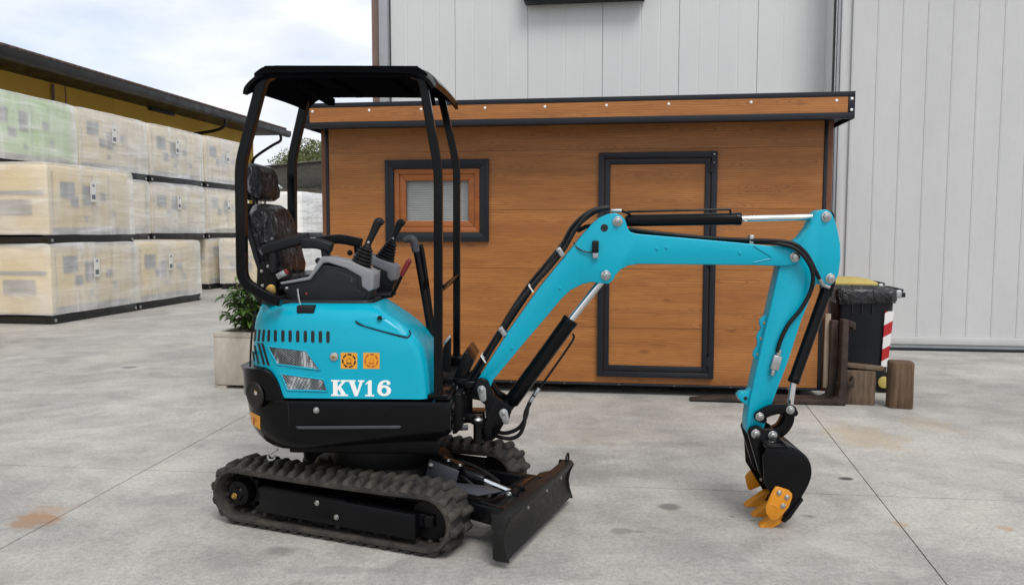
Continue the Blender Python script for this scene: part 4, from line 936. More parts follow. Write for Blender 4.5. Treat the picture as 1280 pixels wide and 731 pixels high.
# floor plate and front deck
zf = zz(497)
MB().box(-.15, xfs - .01, -.025, .45, zS + .002, zS + .03).build('floor_plate', M['black_matt'], ex, bevel=.004)
MB().box(u(541.5, 495, -.44)[0] + .004, xfs - .004, -.445, -.03, zS + .002, zS + .014).build('front_deck', M['black'], ex, bevel=.003)
pd = MB().prism(ul([(556, 498), (580, 440), (584, 440), (592, 452), (572, 498)], -.02), -.02, .36).build('foot_guard', M['black'], ex, bevel=.006)
MB().prism(ul([(549, 462), (557, 424), (562, 420), (564, 424), (563, 466)], -.06), -.06, -.045).build('pedal_bracket', M['black_matt'], ex, bevel=.003)
MB().prism(ul([(553, 429), (562, 418.5), (564, 421), (556, 431)], -.066), -.075, -.062).build('bracket_edge', M['steel'], ex, bevel=.002)
for dy, px in ((.02, 536), (.09, 541)):
    b = u3(px, 470, dy); MB().obox(b + Vector((.02, 0, .10)), (.16, .07, .016), Matrix.Rotation(R(-38), 3, 'Y')).build('pedal', M['rubber'], ex, bevel=.004)
    MB().cyl(b + Vector((.03, 0, .09)), b + Vector((.03, 0, -.06)), .012, 8).build('pedal_rod', M['steel'], ex)
MB().box(-.05, .16, -.022, .05, zS + .031, zS + .22).build('valve_cover', M['black_matt'], ex, bevel=.01)

# ---- canopy
M['roofpl'] = simple('black_roof_plastic', (.005, .005, .006), .62, var=.15, scale=6, bump=.1, bscale=300, spec=.0)
yn, yf = -.44, .41
def post(pts, y): return [u3(a, b, y) for a, b in pts]
cn = empty('canopy', (0, 0, 0)); cn.parent = ex
def spath(pts, k=5):          # rounded corners on a polyline
    out = []
    for i, p in enumerate(pts):
        if i in (0, len(pts)-1): out.append(p); continue
        a, b = pts[i-1], pts[i+1]; d0 = min(.06, (a - p).length*.35); d1 = min(.06, (b - p).length*.35)
        s = p + (a - p).normalized()*d0; e = p + (b - p).normalized()*d1
        for j in range(k + 1): t = j/k; out.append(s*(1-t)**2 + p*2*t*(1-t) + e*t*t)
    return out
MB().sq(spath(post([(352, 377), (336, 372), (303, 352), (301, 206), (329, 98), (345, 90)], yn)), .046, .046).build('rear_post', M['black'], cn)
MB().sq(spath(post([(395, 371), (382, 366), (366, 350), (365, 200), (384, 116), (396, 110)], yf)), .046, .046).build('rear_post', M['black'], cn)
MB().sq(spath(post([(548, 494), (548, 213), (528, 98), (512, 91)], yn)), .040, .040).build('front_post', M['black'], cn)
MB().sq(spath(post([(571, 446), (571, 208), (551, 118), (538, 112)], yf)), .040, .040).build('front_post', M['black'], cn)
MB().box(u(548, 494, yn)[0] - .05, u(548, 494, yn)[0] + .045, yn - .015, yn + .05, zS + .015, zS + .03).build('post_base', M['black'], cn, bevel=.003)
p = u3(571, 444, yf); MB().box(p.x - .045, p.x + .045, yf - .05, yf + .05, zS + .03, p.z).build('post_base', M['black'], cn, bevel=.005)
a = u3(553, 361, yn + .02); b = u3(571, 346, yf); MB().bar(a, b, .012, .05, up=(.5, 0, .86)).build('front_crossbar', M['black'], cn, bevel=.004)
# roof shell
ye0, ye1 = -.50, .47
prof = ul([(303, 106.5), (304.5, 99), (310, 91.5), (319, 84.5), (331, 80.3), (350, 79.5), (430, 79.2), (505, 79.8), (520, 81), (531, 84.5), (538, 90), (543.5, 98)], ye0)
def smooth2(P_, k=4):
    out = []
    for i in range(len(P_) - 1):
        p0, p1, p2, p3 = P_[max(i-1, 0)], P_[i], P_[i+1], P_[min(i+2, len(P_)-1)]
        for j in range(k):
            t = j/k; out.append(tuple(.5*((2*p1[c])+(p2[c]-p0[c])*t+(2*p0[c]-5*p1[c]+4*p2[c]-p3[c])*t*t+(3*p1[c]-p0[c]-3*p2[c]+p3[c])*t**3) for c in (0, 1)))
    return out + [P_[-1]]
key4, key8 = prof[4][0], prof[8][0]
prof = smooth2(prof)
cx0 = sum(p[0] for p in prof)/len(prof); zt0 = max(p[1] for p in prof)
inner = [(x + (cx0 - x)*.035, z - .018) for x, z in prof]
n = len(prof); vs, fs, fin = [], [], []
ny = 14
def crown(y): t = abs((y - (ye0 + ye1)/2)/((ye1 - ye0)/2)); return -.010*t*t - .030*max(0, t - .90)*10*max(0, t-.9)*10
for k in range(ny + 1):
    y = ye0 + (ye1 - ye0)*k/ny
    for x, z in prof: vs.append((x, y, z + crown(y) + .045*k/ny))
for k in range(ny + 1):
    y = ye0 + .012 + (ye1 - ye0 - .024)*k/ny
    for x, z in inner: vs.append((x, y, z + crown(y) + .045*k/ny))
of = (ny + 1)*n
for k in range(ny):
    for i in range(n - 1):
        q = k*n + i; fs.append((q, q+1, q+n+1, q+n)); fin.append((q, q+n, q+n+1, q+1))
for i in range(n - 1): fs.append((i, of+i, of+i+1, i+1)); q = ny*n + i; fs.append((q, q+1, of+q+1, of+q))
for k in range(ny): fs.append((k*n, (k+1)*n, of+(k+1)*n, of+k*n)); q = k*n + n - 1; fs.append((q, of+q, of+q+n, q+n))
roof = MB().add(vs, fs).build('canopy_roof', M['black'], cn)
MB().add(vs[of:], fin).build('roof_liner', M['roofpl'], roof)
# roof skirt lip and inner ribs
lip = smooth2(ul([(318, 92), (330, 84), (350, 82.5), (505, 82.8), (522, 84), (534, 92)], ye0 + .02), 4); nl_ = len(lip)
lo_ = [min(z - .004, zt0 - .062) for x, z in lip]
MB().add([(x, ye0 + .016, z) for x, z in lip] + [(p[0], ye0 + .016, b) for p, b in zip(lip, lo_)] + [(x, ye0 + .028, z) for x, z in lip] + [(p[0], ye0 + .028, b) for p, b in zip(lip, lo_)],
    sum([[(i, i+1, i+nl_+1, i+nl_), (i+2*nl_, i+3*nl_, i+3*nl_+1, i+2*nl_+1), (i+nl_, i+nl_+1, i+3*nl_+1, i+3*nl_)] for i in range(nl_-1)], [])).build('roof_lip', M['roofpl'], roof)
for fx in (.30, .74):
    x = key4 + (key8 - key4)*fx; MB().bar((x, ye0 + .03, zt0 - .036), (x, ye1 - .03, zt0 + .006), .04, .02).build('roof_rib', M['roofpl'], roof, bevel=.004)
for y, x0, x1 in ((yn, 345, 512), (yf, 396, 538)):
    a = u3(x0, 90 if y < 0 else 110, y); b = u3(x1, 91 if y < 0 else 112, y)
    MB().sq([a, b], .05, .05).build('roof_rail', M['roofpl'], cn)
a = u3(345, 91, yn); b = u3(396, 111, yf); MB().sq([(a.x + .03, yn, a.z - .002), (a.x + .03, yf, a.z - .002)], .04, .04, up=(0,0,1)).build('roof_crossbar', M['roofpl'], cn)
b = u3(512, 91, yn); MB().sq([(b.x - .02, yn, b.z - .002), (b.x - .02, yf, b.z - .002)], .04, .04, up=(0,0,1)).build('roof_crossbar', M['roofpl'], cn)
g0 = u3(505, 92, yn + .03); MB().prism([(g0.x, g0.z + .01), (g0.x + .11, g0.z - .005), (g0.x + .105, g0.z - .09)], yn + .028, yn + .036).build('gusset', M['roofpl'], cn, bevel=.002)
g0 = u3(372, 92, yn + .03); MB().bar((g0.x, yn + .06, g0.z + .02), (g0.x + .10, yn + .3, g0.z - .01), .05, .02).build('roof_bracket', M['roofpl'], cn, bevel=.004)

# ---- seat
seat = empty('driver_seat', (0, 0, 0)); seat.parent = ex
def pad(ctr, w_, h_, t_, tilt, rx=.04):       # upholstered pad: width along y, height along z, thickness along x, leaning back by tilt
    mb = MB(); nz, ny_ = 12, 12; rings = []
    for j in range(nz + 1):
        tz = -1 + 2*j/nz; ring_ = []
        ez = (1 - abs(tz)**4)**.5 if abs(tz) < 1 else 0
        ww = w_/2*(.80 + .20*ez)
        for k in range(24):
            t = 2*math.pi*k/24; c_, s_ = math.cos(t), math.sin(t)
            yy = ww*math.copysign(abs(s_)**.35, s_); xx = t_/2*math.copysign(abs(c_)**.55, c_)*(.35 + .65*ez)
            ring_.append(Vector((xx + .006*mnoise.noise(Vector((yy*14, tz*6, xx*5))), yy, tz*h_/2)))
        rings.append(ring_)
    Mx = Matrix.Translation(ctr) @ Matrix.Rotation(R(-tilt), 4, 'Y')
    mb.loft([[Mx @ p for p in r_] for r_ in rings]); return mb
hc = u3(328, 229, 0); hr = pad((hc.x, 0, hc.z), .30, .185, .10, 10).build('headrest', M['seat'], seat)
pad((hc.x - .045, 0, hc.z + .002), .31, .19, .03, 10).build('headrest_shell', M['plastic'], hr)
bc = u3(348, 303, 0); bk = pad((bc.x, 0, bc.z), .44, .40, .13, 15).build('backrest', M['seat'], seat)
pad((bc.x - .06, 0, bc.z), .455, .41, .04, 15).build('backrest_shell', M['plastic'], bk)
for y in (-.06, .06):
    MB().cyl((hc.x - .02, y, hc.z - .05), (bc.x - .08, y, bc.z + .17), .007, 8).build('headrest_rod', M['steel'] if y > 0 else M['black'], hr)
for y in (-.09, .09):
    MB().bar((bc.x + .068, y, bc.z - .14), (bc.x + .028, y*.9, bc.z + .13), .012, .004, up=(1, 0, 0)).build('seat_seam', M['plastic'], bk)
sx = bc.x + .22; szz = zz(360)
cu = MB().loft([[(x, y, z) for x, y, z in rrect(bc.x - .02, sx + .24, -.22, .22, .07, szz - .05 + h_)] for h_ in (0, .05, .10)]).build('seat_cushion', M['seat'], seat, bevel=.03, seg=3)
MB().loft([rrect(bc.x - .06, sx + .22, -.21, .21, .05, zz(384)), rrect(bc.x - .08, sx + .22, -.22, .22, .05, szz - .052)]).build('seat_base', M['plastic'], seat, bevel=.01)
a = u3(345, 345, -.21); MB().prism(ul([(323, 330), (338, 326), (346, 345), (352, 385), (330, 388), (322, 372)], -.225), -.245, -.215).build('seat_side_plate', M['black_matt'], seat, bevel=.004)
MB().cyl(u3(339, 362, -.246), u3(339, 362, -.252), .026, 16).build('recliner_boss', M['brass'], seat, bevel=.002)
for q in ((327, 339), (335, 333), (328, 357)): bolt(u3(*q, -.246), .006, .006, seat)
MB().obox(u3(352.5, 343, -.26), (.055, .02, .03), Matrix.Rotation(R(-28), 3, 'Y')).build('belt_buckle', M['steel'], seat, bevel=.004)
MB().obox(u3(358, 339.5, -.262), (.014, .021, .026), Matrix.Rotation(R(-28), 3, 'Y')).build('buckle_button', M['red'], seat, bevel=.003)
def armrest(p0, p1, p2, y, post_px):
    q = [u3(*p, y) for p in (p0, p1, p2)]
    mb = MB().sq(spath([q[0], q[1], q[2]], 4), .055, .052, rnd=.35); o = mb.build('armrest', M['plastic'], seat, bevel=.004)
    a = u3(*post_px[0], y); b = u3(*post_px[1], y); MB().cyl(a, b, .02, 12).build('armrest_post', M['plastic'], o)
armrest((330, 313), (358, 304), (386, 297), -.24, ((341, 315), (341, 340)))
armrest((378, 304), (397, 304), (415, 310), -.27, ((406, 312), (408, 330)))
armrest((396, 302), (424, 298), (452, 304), .27, ((446, 304), (448, 322)))

# ---- control consoles
def console(y0, y1, pts_dark, pts_grey, name, hits):
    c_ = MB().prism(ul(pts_dark, y0), y0, y1).build(name, M['plastic'], ex, bevel=.012, seg=3)
    MB().prism(ul(pts_grey, y0), y0 - .006, y1 + .006).build('console_trim', M['grey_plastic'], c_, bevel=.008, seg=3)
    for q in hits: bolt(u3(*q, y0 - .004), .006, .006, c_, mat='zinc', name='console_screw')
    return c_
cd = console(-.34, -.20, [(352, 357), (387, 350), (404, 330), (440, 336), (459, 347), (464, 362), (463, 374), (442, 383), (381, 385), (361, 378)],
    [(349.5, 353), (386, 346), (402, 320.5), (411, 321), (439, 327), (464, 338.5), (468, 343), (466.5, 362), (461, 364.5), (452.5, 358), (451.5, 346), (433, 335.5), (411, 328.5), (404.5, 328.5), (388, 350), (352, 356)], 'right_console', [(358.4, 360.4), (440, 350)])
MB().prism(ul([(357, 362), (389, 355), (409, 335), (432, 342), (446.5, 349.5), (446.5, 361), (458, 368), (455, 374), (440, 379), (384, 380.5), (365, 375)], -.345), -.350, -.341).build('console_side_panel', M['plastic'], cd, bevel=.004)
MB().cyl(u3(383, 367, -.352), u3(383, 367, -.356), .006, 10).build('indicator', M['red'], cd)
MB().cyl(u3(398, 326, -.30), u3(398, 326, -.33), .016, 12).build('side_knob', M['rubber'], cd, bevel=.004)
console(.20, .34, [(450, 345), (470, 330), (492, 340), (493, 352), (488, 364), (470, 374), (452, 372)],
    [(440, 320), (449, 313), (462, 318), (470, 322), (491, 330), (495, 334), (494, 350), (489, 352), (484, 347), (484, 340), (466, 332), (452, 330)], 'left_console', [(474, 339)])
MB().cyl(u3(437.5, 316, .26), u3(437.5, 316, .22), .016, 12).build('side_knob', M['rubber'], ex, bevel=.004)
def joystick(b, t, g0_, g1, y):
    B, T = u3(*b, y), u3(*t, y); d_ = (T - B); ln = d_.length; Mq = Matrix.Translation(B) @ d_.to_track_quat('Z', 'Y').to_matrix().to_4x4(); prof_ = []
    n_ = 6
    prof_.append((.054, -.012))
    for k in range(n_):
        r0 = .052 - .026*k/n_; h0 = ln*k/n_; prof_ += [(r0, h0), (r0 + .004, h0 + ln/n_*.35), (r0 - .001, h0 + ln/n_*.7), (r0 - .008, h0 + ln/n_*.85)]
    prof_ += [(.024, ln), (.016, ln + .01), (0, ln + .012)]
    js = MB().lathe(prof_, 20, Mq).build('joystick', M['rubber'], ex)
    a, c_ = u3(*g0_, y), u3(*g1, y); e = (c_ - a)
    MB().tube([T - d_*.05, a, a + e*.35, a + e*.8, c_, c_ + Vector((.012, 0, .001)), c_ + Vector((.026, 0, -.006))], [.017, .016, .017, .020, .023, .021, .012], 14, 3).build('joystick_grip', M['plastic'], js)
    bolt(a + Vector((.002, -.017, 0)), .005, .004, js)
joystick((450.5, 333), (459, 309), (461, 303), (472.5, 278), -.27)
joystick((481, 324), (490, 303), (491.5, 298), (500, 279), .27)
# levers in front of the seat
tl_ = MB().tube([u3(541, 436, -.06), u3(531, 375, -.06), u3(521, 318, -.06), u3(517, 304, -.06)], [.016, .016, .016, .016], 12, 4).build('travel_lever', M['black'], ex)
MB().tube([u3(520, 315, -.06), u3(517.5, 302, -.06), u3(513, 298.5, -.06), u3(505, 301, -.06)], [.020, .022, .021, .013], 14, 4).build('lever_grip', M['mid_plastic'], tl_)
tl_ = MB().tube([u3(544, 436, .07), u3(536, 375, .07), u3(528, 318, .07), u3(525, 306, .07)], .014, 12, 4).build('travel_lever', M['black'], ex)
rl = MB().tube([u3(464, 369.5, -.12), u3(486, 370.5, -.12), u3(492, 366, -.12), u3(503, 343, -.12)], .008, 10, 4).build('blade_lever', M['black'], ex)
MB().tube([u3(502, 345, -.12), u3(505, 338, -.12), u3(511, 327, -.12), u3(513, 324.5, -.12)], [.009, .014, .014, .009], 12, 2).build('red_lever_grip', M['red'], rl)
sl = MB().tube([u3(372, 361, -.352), u3(374, 375, -.36), u3(379, 392, -.36)], .005, 8, 3).build('safety_cable', M['steel'], ex)
# black notch under the console
p = u3(372, 384, -.41); q = u3(394, 394, -.41); MB().box(p.x, q.x, -.430, -.30, q.z + .01, p.z + .01).build('hood_notch', M['plastic'], ex, bevel=.006)
MB().loft([rrect(u(328, 386, -.3)[0], u(470, 386, -.3)[0], -.36, .30, .05, zz(383.5)), rrect(u(330, 386, -.3)[0], u(468, 386, -.3)[0], -.35, .29, .05, zz(377))]).build('seat_platform', M['plastic'], ex, bevel=.006)
# ---- boom, arm and bucket
yb0, yb1 = -.075, .075
boom_px = [(592.5, 487), (594.5, 479), (600, 470), (609.8, 454.6), (636.6, 412.4), (675, 358.8), (700, 328), (713, 312.8), (726, 296), (740, 280.2), (750, 272), (760, 267.5), (769, 266.3), (777, 269.5), (782, 276), (784.5, 285), (788, 290), (796, 292.3), (860, 297.8), (920, 303), (964, 307.5), (988, 308), (996, 310.5), (1001.5, 317), (1001, 324), (996, 329.5), (987, 331.8), (976.9, 332.6), (940.8, 331.5), (860, 330.6), (797, 330), (785, 332), (776, 337), (769.5, 343.5), (766.8, 349.6), (761, 354.7), (752, 354.3), (740, 352.6), (728.6, 355), (713.3, 362.6), (701.8, 373.5), (686.4, 392), (655.8, 427.7), (617.5, 473.7), (611.5, 487), (606, 495), (598, 495.5)]
boom = MB().prism(ul(boom_px, yb0), yb0, yb1).build('boom', M['teal'], ex, bevel=.005, ang=25)
def pin(px, py, y, r=.017, parent=boom, h=.018, flange=.026):
    p = u3(px, py, y); mb = MB().cyl(p, p + Vector((0, -.004, 0)), flange, 20); mb.cyl(p + Vector((0, -.0041, 0)), p + Vector((0, -h, 0)), r, 6)
    return mb.build('pin_bolt', M['zinc'], parent, bevel=.002)
pin(772, 277, yb0); pin(757.3, 344.2, yb0); pin(993.6, 321.2, yb0, .018)
p = u3(755.4, 284.8, yb0); MB().cyl(p + Vector((0, .001, 0)), p + Vector((0, -.0015, 0)), .019, 20).build('painted_boom_hole', M['dark_hole'], boom)  # flat dark disc paints the shade of the hole
for q in ((700, 360), (640, 435), (821, 311), (833, 309.5), (925, 316.5)): bolt(u3(*q, yb0), .006, .005, boom, mat='teal', name='weld_plug', n=10)
wp = [u3(a, b, yb0 - .0015) for a, b in ((942, 307), (963, 320), (963.5, 323.5), (942, 328))]
MB().tube(wp, .0035, 6).build('weld_seam', M['teal'], boom)
# work lamp plug on the boom
p = u3(743.5, 318, yb0); MB().box(p.x - .012, p.x + .016, -.095, yb0 - .001, p.z - .02, p.z + .01).build('lamp_bracket', M['steel'], boom, bevel=.003)
p = u3(744, 308, yb0); MB().box(p.x - .016, p.x + .016, -.11, yb0 - .002, p.z - .03, p.z + .03).build('lamp_plug', M['rubber'], boom, bevel=.006)
MB().tube([u3(742, 315, -.09), u3(733, 315, -.085), u3(722, 310, -.08), u3(717, 303, -.06)], .004, 6, 4).build('lamp_cable', M['hose'], boom)
# arm
arm_px = [(1017.5, 272), (1020.5, 266), (1026, 262.6), (1033, 261.8), (1039, 265), (1042.5, 272), (1047, 287), (1050.5, 305), (1050.8, 325), (1048.5, 342), (1045, 351), (1039, 356.5), (1030, 357), (1021, 354.5), (1017, 362), (1008.5, 384), (1001.8, 400), (985.5, 450.6), (966, 501.5), (957, 528), (953.5, 541), (948, 548), (939, 547), (934, 539), (934, 526), (937.5, 500), (944.5, 467.5), (957, 412), (966, 374), (974, 337), (978, 318), (990, 305.5), (1003, 296), (1012, 284)]
ya0, ya1 = -.055, .055
arm = MB().prism(ul(arm_px, ya0), ya0, ya1).build('arm', M['teal'], ex, bevel=.004, ang=25)
pin(1032.8, 271, ya0, .018, arm); pin(1038, 348.3, ya0, .018, arm)
sc_px = [(962, 392), (955, 395), (950, 399.5), (949.5, 405), (952, 410), (948, 416), (945.8, 422), (947.5, 428), (946, 434), (942.2, 439), (941.5, 445), (945, 450), (951, 449)]
br = MB().prism(ul(sc_px, -.012), -.012, .012).build('arm_bracket', M['teal'], arm, bevel=.003)
for q in ((955.8, 403.5), (951.7, 423), (947.6, 442.7)): p = u3(*q, -.0121); MB().cyl(p, p + Vector((0, -.0015, 0)), .008, 12).build('bracket_hole', M['orange'], br)
ey = MB().prism(ul([(943, 482), (934, 489.5), (926, 490), (922, 494.5), (925.5, 501), (932, 505), (938.5, 512)], -.03), -.03, .03).build('arm_eye', M['teal'], arm, bevel=.004)
p = u3(932, 497.7, -.0301); MB().cyl(p, p + Vector((0, -.0015, 0)), .010, 14).build('painted_eye_hole', M['dark_hole'], ey)  # the eye's dark inside is a painted disc, not cut
p = u3(968.5, 452.5, ya0); vb = MB().obox(p + Vector((0, -.016, 0)), (.042, .03, .075), Matrix.Rotation(R(14), 3, 'Y')).build('hose_valve', M['steel'], arm, bevel=.004)
for s in (-1, 1): MB().cyl(p + Vector((.010*s - .0, -.016, .036*s)), p + Vector((.018*s, -.016, .066*s)), .011, 12).build('hose_fitting', M['steel'], vb, bevel=.002)

# ---- rams
def ram(name, a, b, c, y, rb_, rr_, caps=True):     # barrel a>b, rod b>c
    A, B, C_ = u3(*a, y), u3(*b, y), u3(*c, y); d_ = (B - A).normalized()
    r = MB().tube([A - d_*.012, A, A + d_*.004, B - d_*.03, B - d_*.028, B], [rb_*.7, rb_*.96, rb_, rb_, rb_*1.06, rb_*1.06], 24).build(name, M['black'], ex, bevel=.002)
    MB().cyl(B, C_ - (C_ - B).normalized()*.02, rr_, 20).build('piston_rod', M['chrome'], r)
    MB().cyl(C_ + Vector((0, -.032, 0)), C_ + Vector((0, .032, 0)), rr_*1.9, 20).build('rod_eye', M['black_matt'], r, bevel=.003)
    return r
bram = ram('boom_ram', (639, 502), (714, 399), (757.3, 344.2), 0, .041, .019)
MB().cyl(u3(629, 515, 0) + Vector((0, -.05, 0)), u3(629, 515, 0) + Vector((0, .05, 0)), .04, 20).build('ram_clevis', M['black_matt'], bram, bevel=.004)
MB().bar(u3(629, 515, 0), u3(640, 500, 0), .06, .06).build('ram_neck', M['black_matt'], bram, bevel=.01)
MB().tube([u3(716, 417, -.02), u3(716.5, 424, -.03), u3(702, 446, -.045), u3(680, 477, -.05), u3(672, 488, -.05)], .006, 8, 4).build('hard_pipe', M['black'], bram)
for q in (((674, 485), (668, 494)), ((667, 496), (662, 503))): MB().cyl(u3(*q[0], -.05), u3(*q[1], -.05), .010, 10).build('hose_fitting', M['steel'], bram, bevel=.002)
MB().tube([u3(663, 502, -.05), u3(657, 515, -.055), u3(655, 530, -.06), u3(649, 543, -.06), u3(636, 548, -.05), u3(618, 544, -.03)], .0105, 10, 5).build('ram_hose', M['hose'], bram)
MB().tube([u3(670, 490, -.03), u3(661, 505, -.03), u3(657, 522, -.02), u3(648, 535, -.02), u3(632, 541, -.01), u3(616, 538, 0)], .0105, 10, 5).build('ram_hose', M['hose'], bram)
aram = ram('arm_ram', (784, 275.8), (926, 273.6), (1032.8, 271), 0, .031, .0165)
MB().cyl(u3(772, 277, 0) + Vector((0, -.04, 0)), u3(772, 277, 0) + Vector((0, .04, 0)), .028, 18).build('ram_clevis', M['black_matt'], aram)
MB().tube([u3(788, 271, -.02), u3(786, 267, -.03), u3(779, 264.5, -.03), u3(776, 264, -.03)], .007, 8, 4).build('hose_elbow', M['black'], aram)
MB().tube([u3(783, 264.5, -.012), u3(800, 264.2, -.012), u3(900, 262.0, -.012), u3(912, 262.3, -.012), u3(913, 267.5, -.012)], .006, 8, 4).build('hard_pipe', M['black'], aram)
MB().cyl(u3(763.5, 263.6, -.03), u3(777, 263.4, -.03), .010, 10).build('hose_fitting', M['steel'], aram, bevel=.002)
kram = ram('bucket_ram', (1033, 362), (991.5, 478), (986.5, 512), -.012, .029, .0165)
MB().bar(u3(1038, 349, -.012), u3(1031, 370, -.012), .05, .05).build('ram_neck', M['black'], kram, bevel=.008)
MB().cyl(u3(1030, 357, -.05), u3(1037, 359, -.05), .010, 10).build('hose_fitting', M['steel'], kram)

# ---- hoses along the boom
hp = [(566, 502), (584, 489), (601, 466), (618, 440), (640, 404), (668, 364), (690, 337), (708, 312), (720, 292), (734, 277), (748, 267), (765, 263)]
for k in range(4):
    oy = (-.05, -.018, .016, .05)[k]; e = (0, -3.5, -1, -5)[k]; pts = []
    for i, (a, b) in enumerate(hp):
        wv = 2.2*math.sin(i*1.1 + k*1.7); pts.append(u3(a + e*.75 - 3 + wv*.6, b + e*.55 - 3 + wv*.4, oy))
    if k == 3: pts = pts[:-2] + [u3(722, 288, .03), u3(733, 283, .0), u3(742, 282.5, -.02)]
    MB().tube(pts, .0105, 8, 5).build('boom_hose', M['hose'], boom)
for q in ((632, 416), (703.5, 318)):
    p = u3(q[0] - 3, q[1] - 3, -.02); MB().obox(p, (.026, .125, .050), Matrix.Rotation(R(-33), 3, 'Y')).build('hose_clamp', M['steel'], boom, bevel=.004)
    bolt(p + Vector((-.012, -.064, .012)), .008, .012, boom)
for q in ((609, 451), (668, 364)):
    p = u3(q[0] - 4, q[1] - 4, -.02); MB().obox(p, (.006, .10, .045), Matrix.Rotation(R(-33), 3, 'Y')).build('cable_tie', M['white'], boom)
MB().tube([u3(786, 286, -.03), u3(820, 291, -.02), u3(880, 297, -.02), u3(937, 300, -.05), u3(976, 301.5, -.085), u3(995, 306, -.098), u3(1009, 319, -.10), u3(1019, 338, -.10), u3(1024, 348, -.08)], .0105, 10, 6).build('arm_hose', M['hose'], boom)
MB().tube([u3(786, 288, .01), u3(820, 292.5, .005), u3(880, 298, .0), u3(937, 302, -.03), u3(972, 304.5, -.082), u3(993, 310, -.1), u3(1008, 324, -.11), u3(1016, 342, -.105), u3(1014, 362, -.09), u3(1002, 385, -.08), u3(985, 406, -.08), u3(975, 427, -.075), u3(972, 440, -.072)], .0108, 10, 6).build('arm_hose', M['hose'], boom)
MB().cyl(u3(1023, 347, -.08), u3(1030, 357, -.055), .011, 10).build('hose_fitting', M['steel'], boom, bevel=.002)
p = u3(938, 300, -.03); MB().obox(p, (.022, .06, .05), Matrix.Rotation(R(3), 3, 'Y')).build('hose_clamp', M['steel'], boom, bevel=.004)

# ---- swing bracket
swg = MB()
sb_px = [(590.5, 486), (593, 477), (601, 472), (609.5, 475), (613.5, 485), (621, 497), (632, 503.5), (640, 510), (639, 516), (633, 524), (624, 540), (618, 549), (606, 551.5), (594, 548), (592, 540), (604, 533), (607.5, 523), (606, 506), (600, 500.5), (585, 498), (580, 494)]
MB().prism(ul(sb_px, -.105), -.105, -.079).build('swing_bracket', M['black'], ex, bevel=.004)
sw = MB().prism(ul(sb_px, -.105), .079, .105).build('swing_bracket', M['black'], ex, bevel=.004)
kp = u3(578, 520, -.0); MB().cyl((kp.x, 0, zz(553)), (kp.x, 0, zz(492)), .055, 24).build('king_post', M['black_matt'], sw, bevel=.004)
MB().prismz([(kp.x - .02, -.078), (u(606, 545, 0)[0], -.078), (u(606, 545, 0)[0], .078), (kp.x - .02, .078)], zz(551), zz(538)).build('bracket_web', M['black'], sw, bevel=.006)
MB().prismz([(kp.x - .02, -.078), (u(596, 500, 0)[0], -.078), (u(596, 500, 0)[0], .078), (kp.x - .02, .078)], zz(505), zz(494)).build('bracket_web', M['black'], sw, bevel=.006)
MB().box(xfs - .02, kp.x + .03, -.13, .13, zz(545), zz(540)).build('lower_lug', M['black'], ex, bevel=.006)
MB().box(xfs - .02, kp.x + .03, -.13, .13, zz(512), zz(506)).build('upper_lug', M['black'], ex, bevel=.006)
MB().box(xfs - .03, xfs + .025, -.22, .30, zz(552), zz(503)).build('front_plate', M['black_matt'], ex, bevel=.006)
for q, y in (((602, 487), -.106), ((629.5, 516), -.106)):
    p = u3(*q, y); r = .023; ang_ = R(-80 if q[0] < 610 else -65)
    e = p + Vector((math.cos(ang_)*(.045 if q[0] < 610 else .03), 0, math.sin(ang_)*.045)); pts = []
    for k in range(9): t = ang_ + math.pi/2 + math.pi*k/8; pts.append((p.x + r*math.cos(t), p.z + r*math.sin(t)))
    for k in range(9): t = ang_ - math.pi/2 + math.pi*k/8; pts.append((e.x + r*.75*math.cos(t), e.z + r*.75*math.sin(t)))
    MB().prism(pts, y - .008, y).build('pin_plate', M['steel'], sw, bevel=.002); bolt(p + Vector((0, -.008, 0)), .010, .008, sw)
a = u3(566, 535, -.16); MB().cyl(a, (a.x + .075, -.14, a.z), .014, 14).build('swing_ram_rod', M['mid_plastic'], ex); MB().cyl(a, a + Vector((.008, 0, 0)), .016, 14).build('rod_collar', M['steel'], ex)
a = u3(597, 536, -.14); MB().lathe([(0, .06), (.018, .058), (.034, .045), (.034, .03), (.022, .028), (.022, -.05), (.03, -.055), (.03, -.07), (0, -.07)], 20, Matrix.Translation(a)).build('swing_pin', M['black_matt'], ex)
MB().lathe([(0, .066), (.014, .066), (.026, .058), (.03, .049), (.02, .049)], 16, Matrix.Translation(a)).build('swing_pin_cap', M['zinc'], ex)
for k in range(5):
    a = u3(566, 508 + k*8, -.06 + k*.03); MB().tube([a, a + Vector((.03, 0, .03)), u3(580, 492 - k*2, -.06 + k*.03), u3(590, 480 - k, -.05 + k*.025)], .010, 8, 4).build('swing_hose', M['hose'], sw)
for q in ((569, 493), (571, 499), (570, 488)): MB().cyl(u3(*q, -.13), u3(q[0] + 1, q[1] - 6, -.13), .008, 8).build('hose_fitting', M['zinc'], sw)
MB().tube([u3(566, 480, -.10), u3(571, 489, -.12), u3(578, 494, -.11), u3(586, 498, -.08)], .009, 8, 4).build('swing_hose', M['hose'], sw)
for e in range(3): MB().tube([u3(548 + 3*e, 500 - 4*e, .0 + .04*e), u3(560, 489 - 3*e, .0 + .04*e), u3(574, 480 - 2*e, .0 + .02*e), u3(592, 466 - e, -.02 + .02*e)], .011, 8, 5).build('swing_hose', M['hose'], sw)

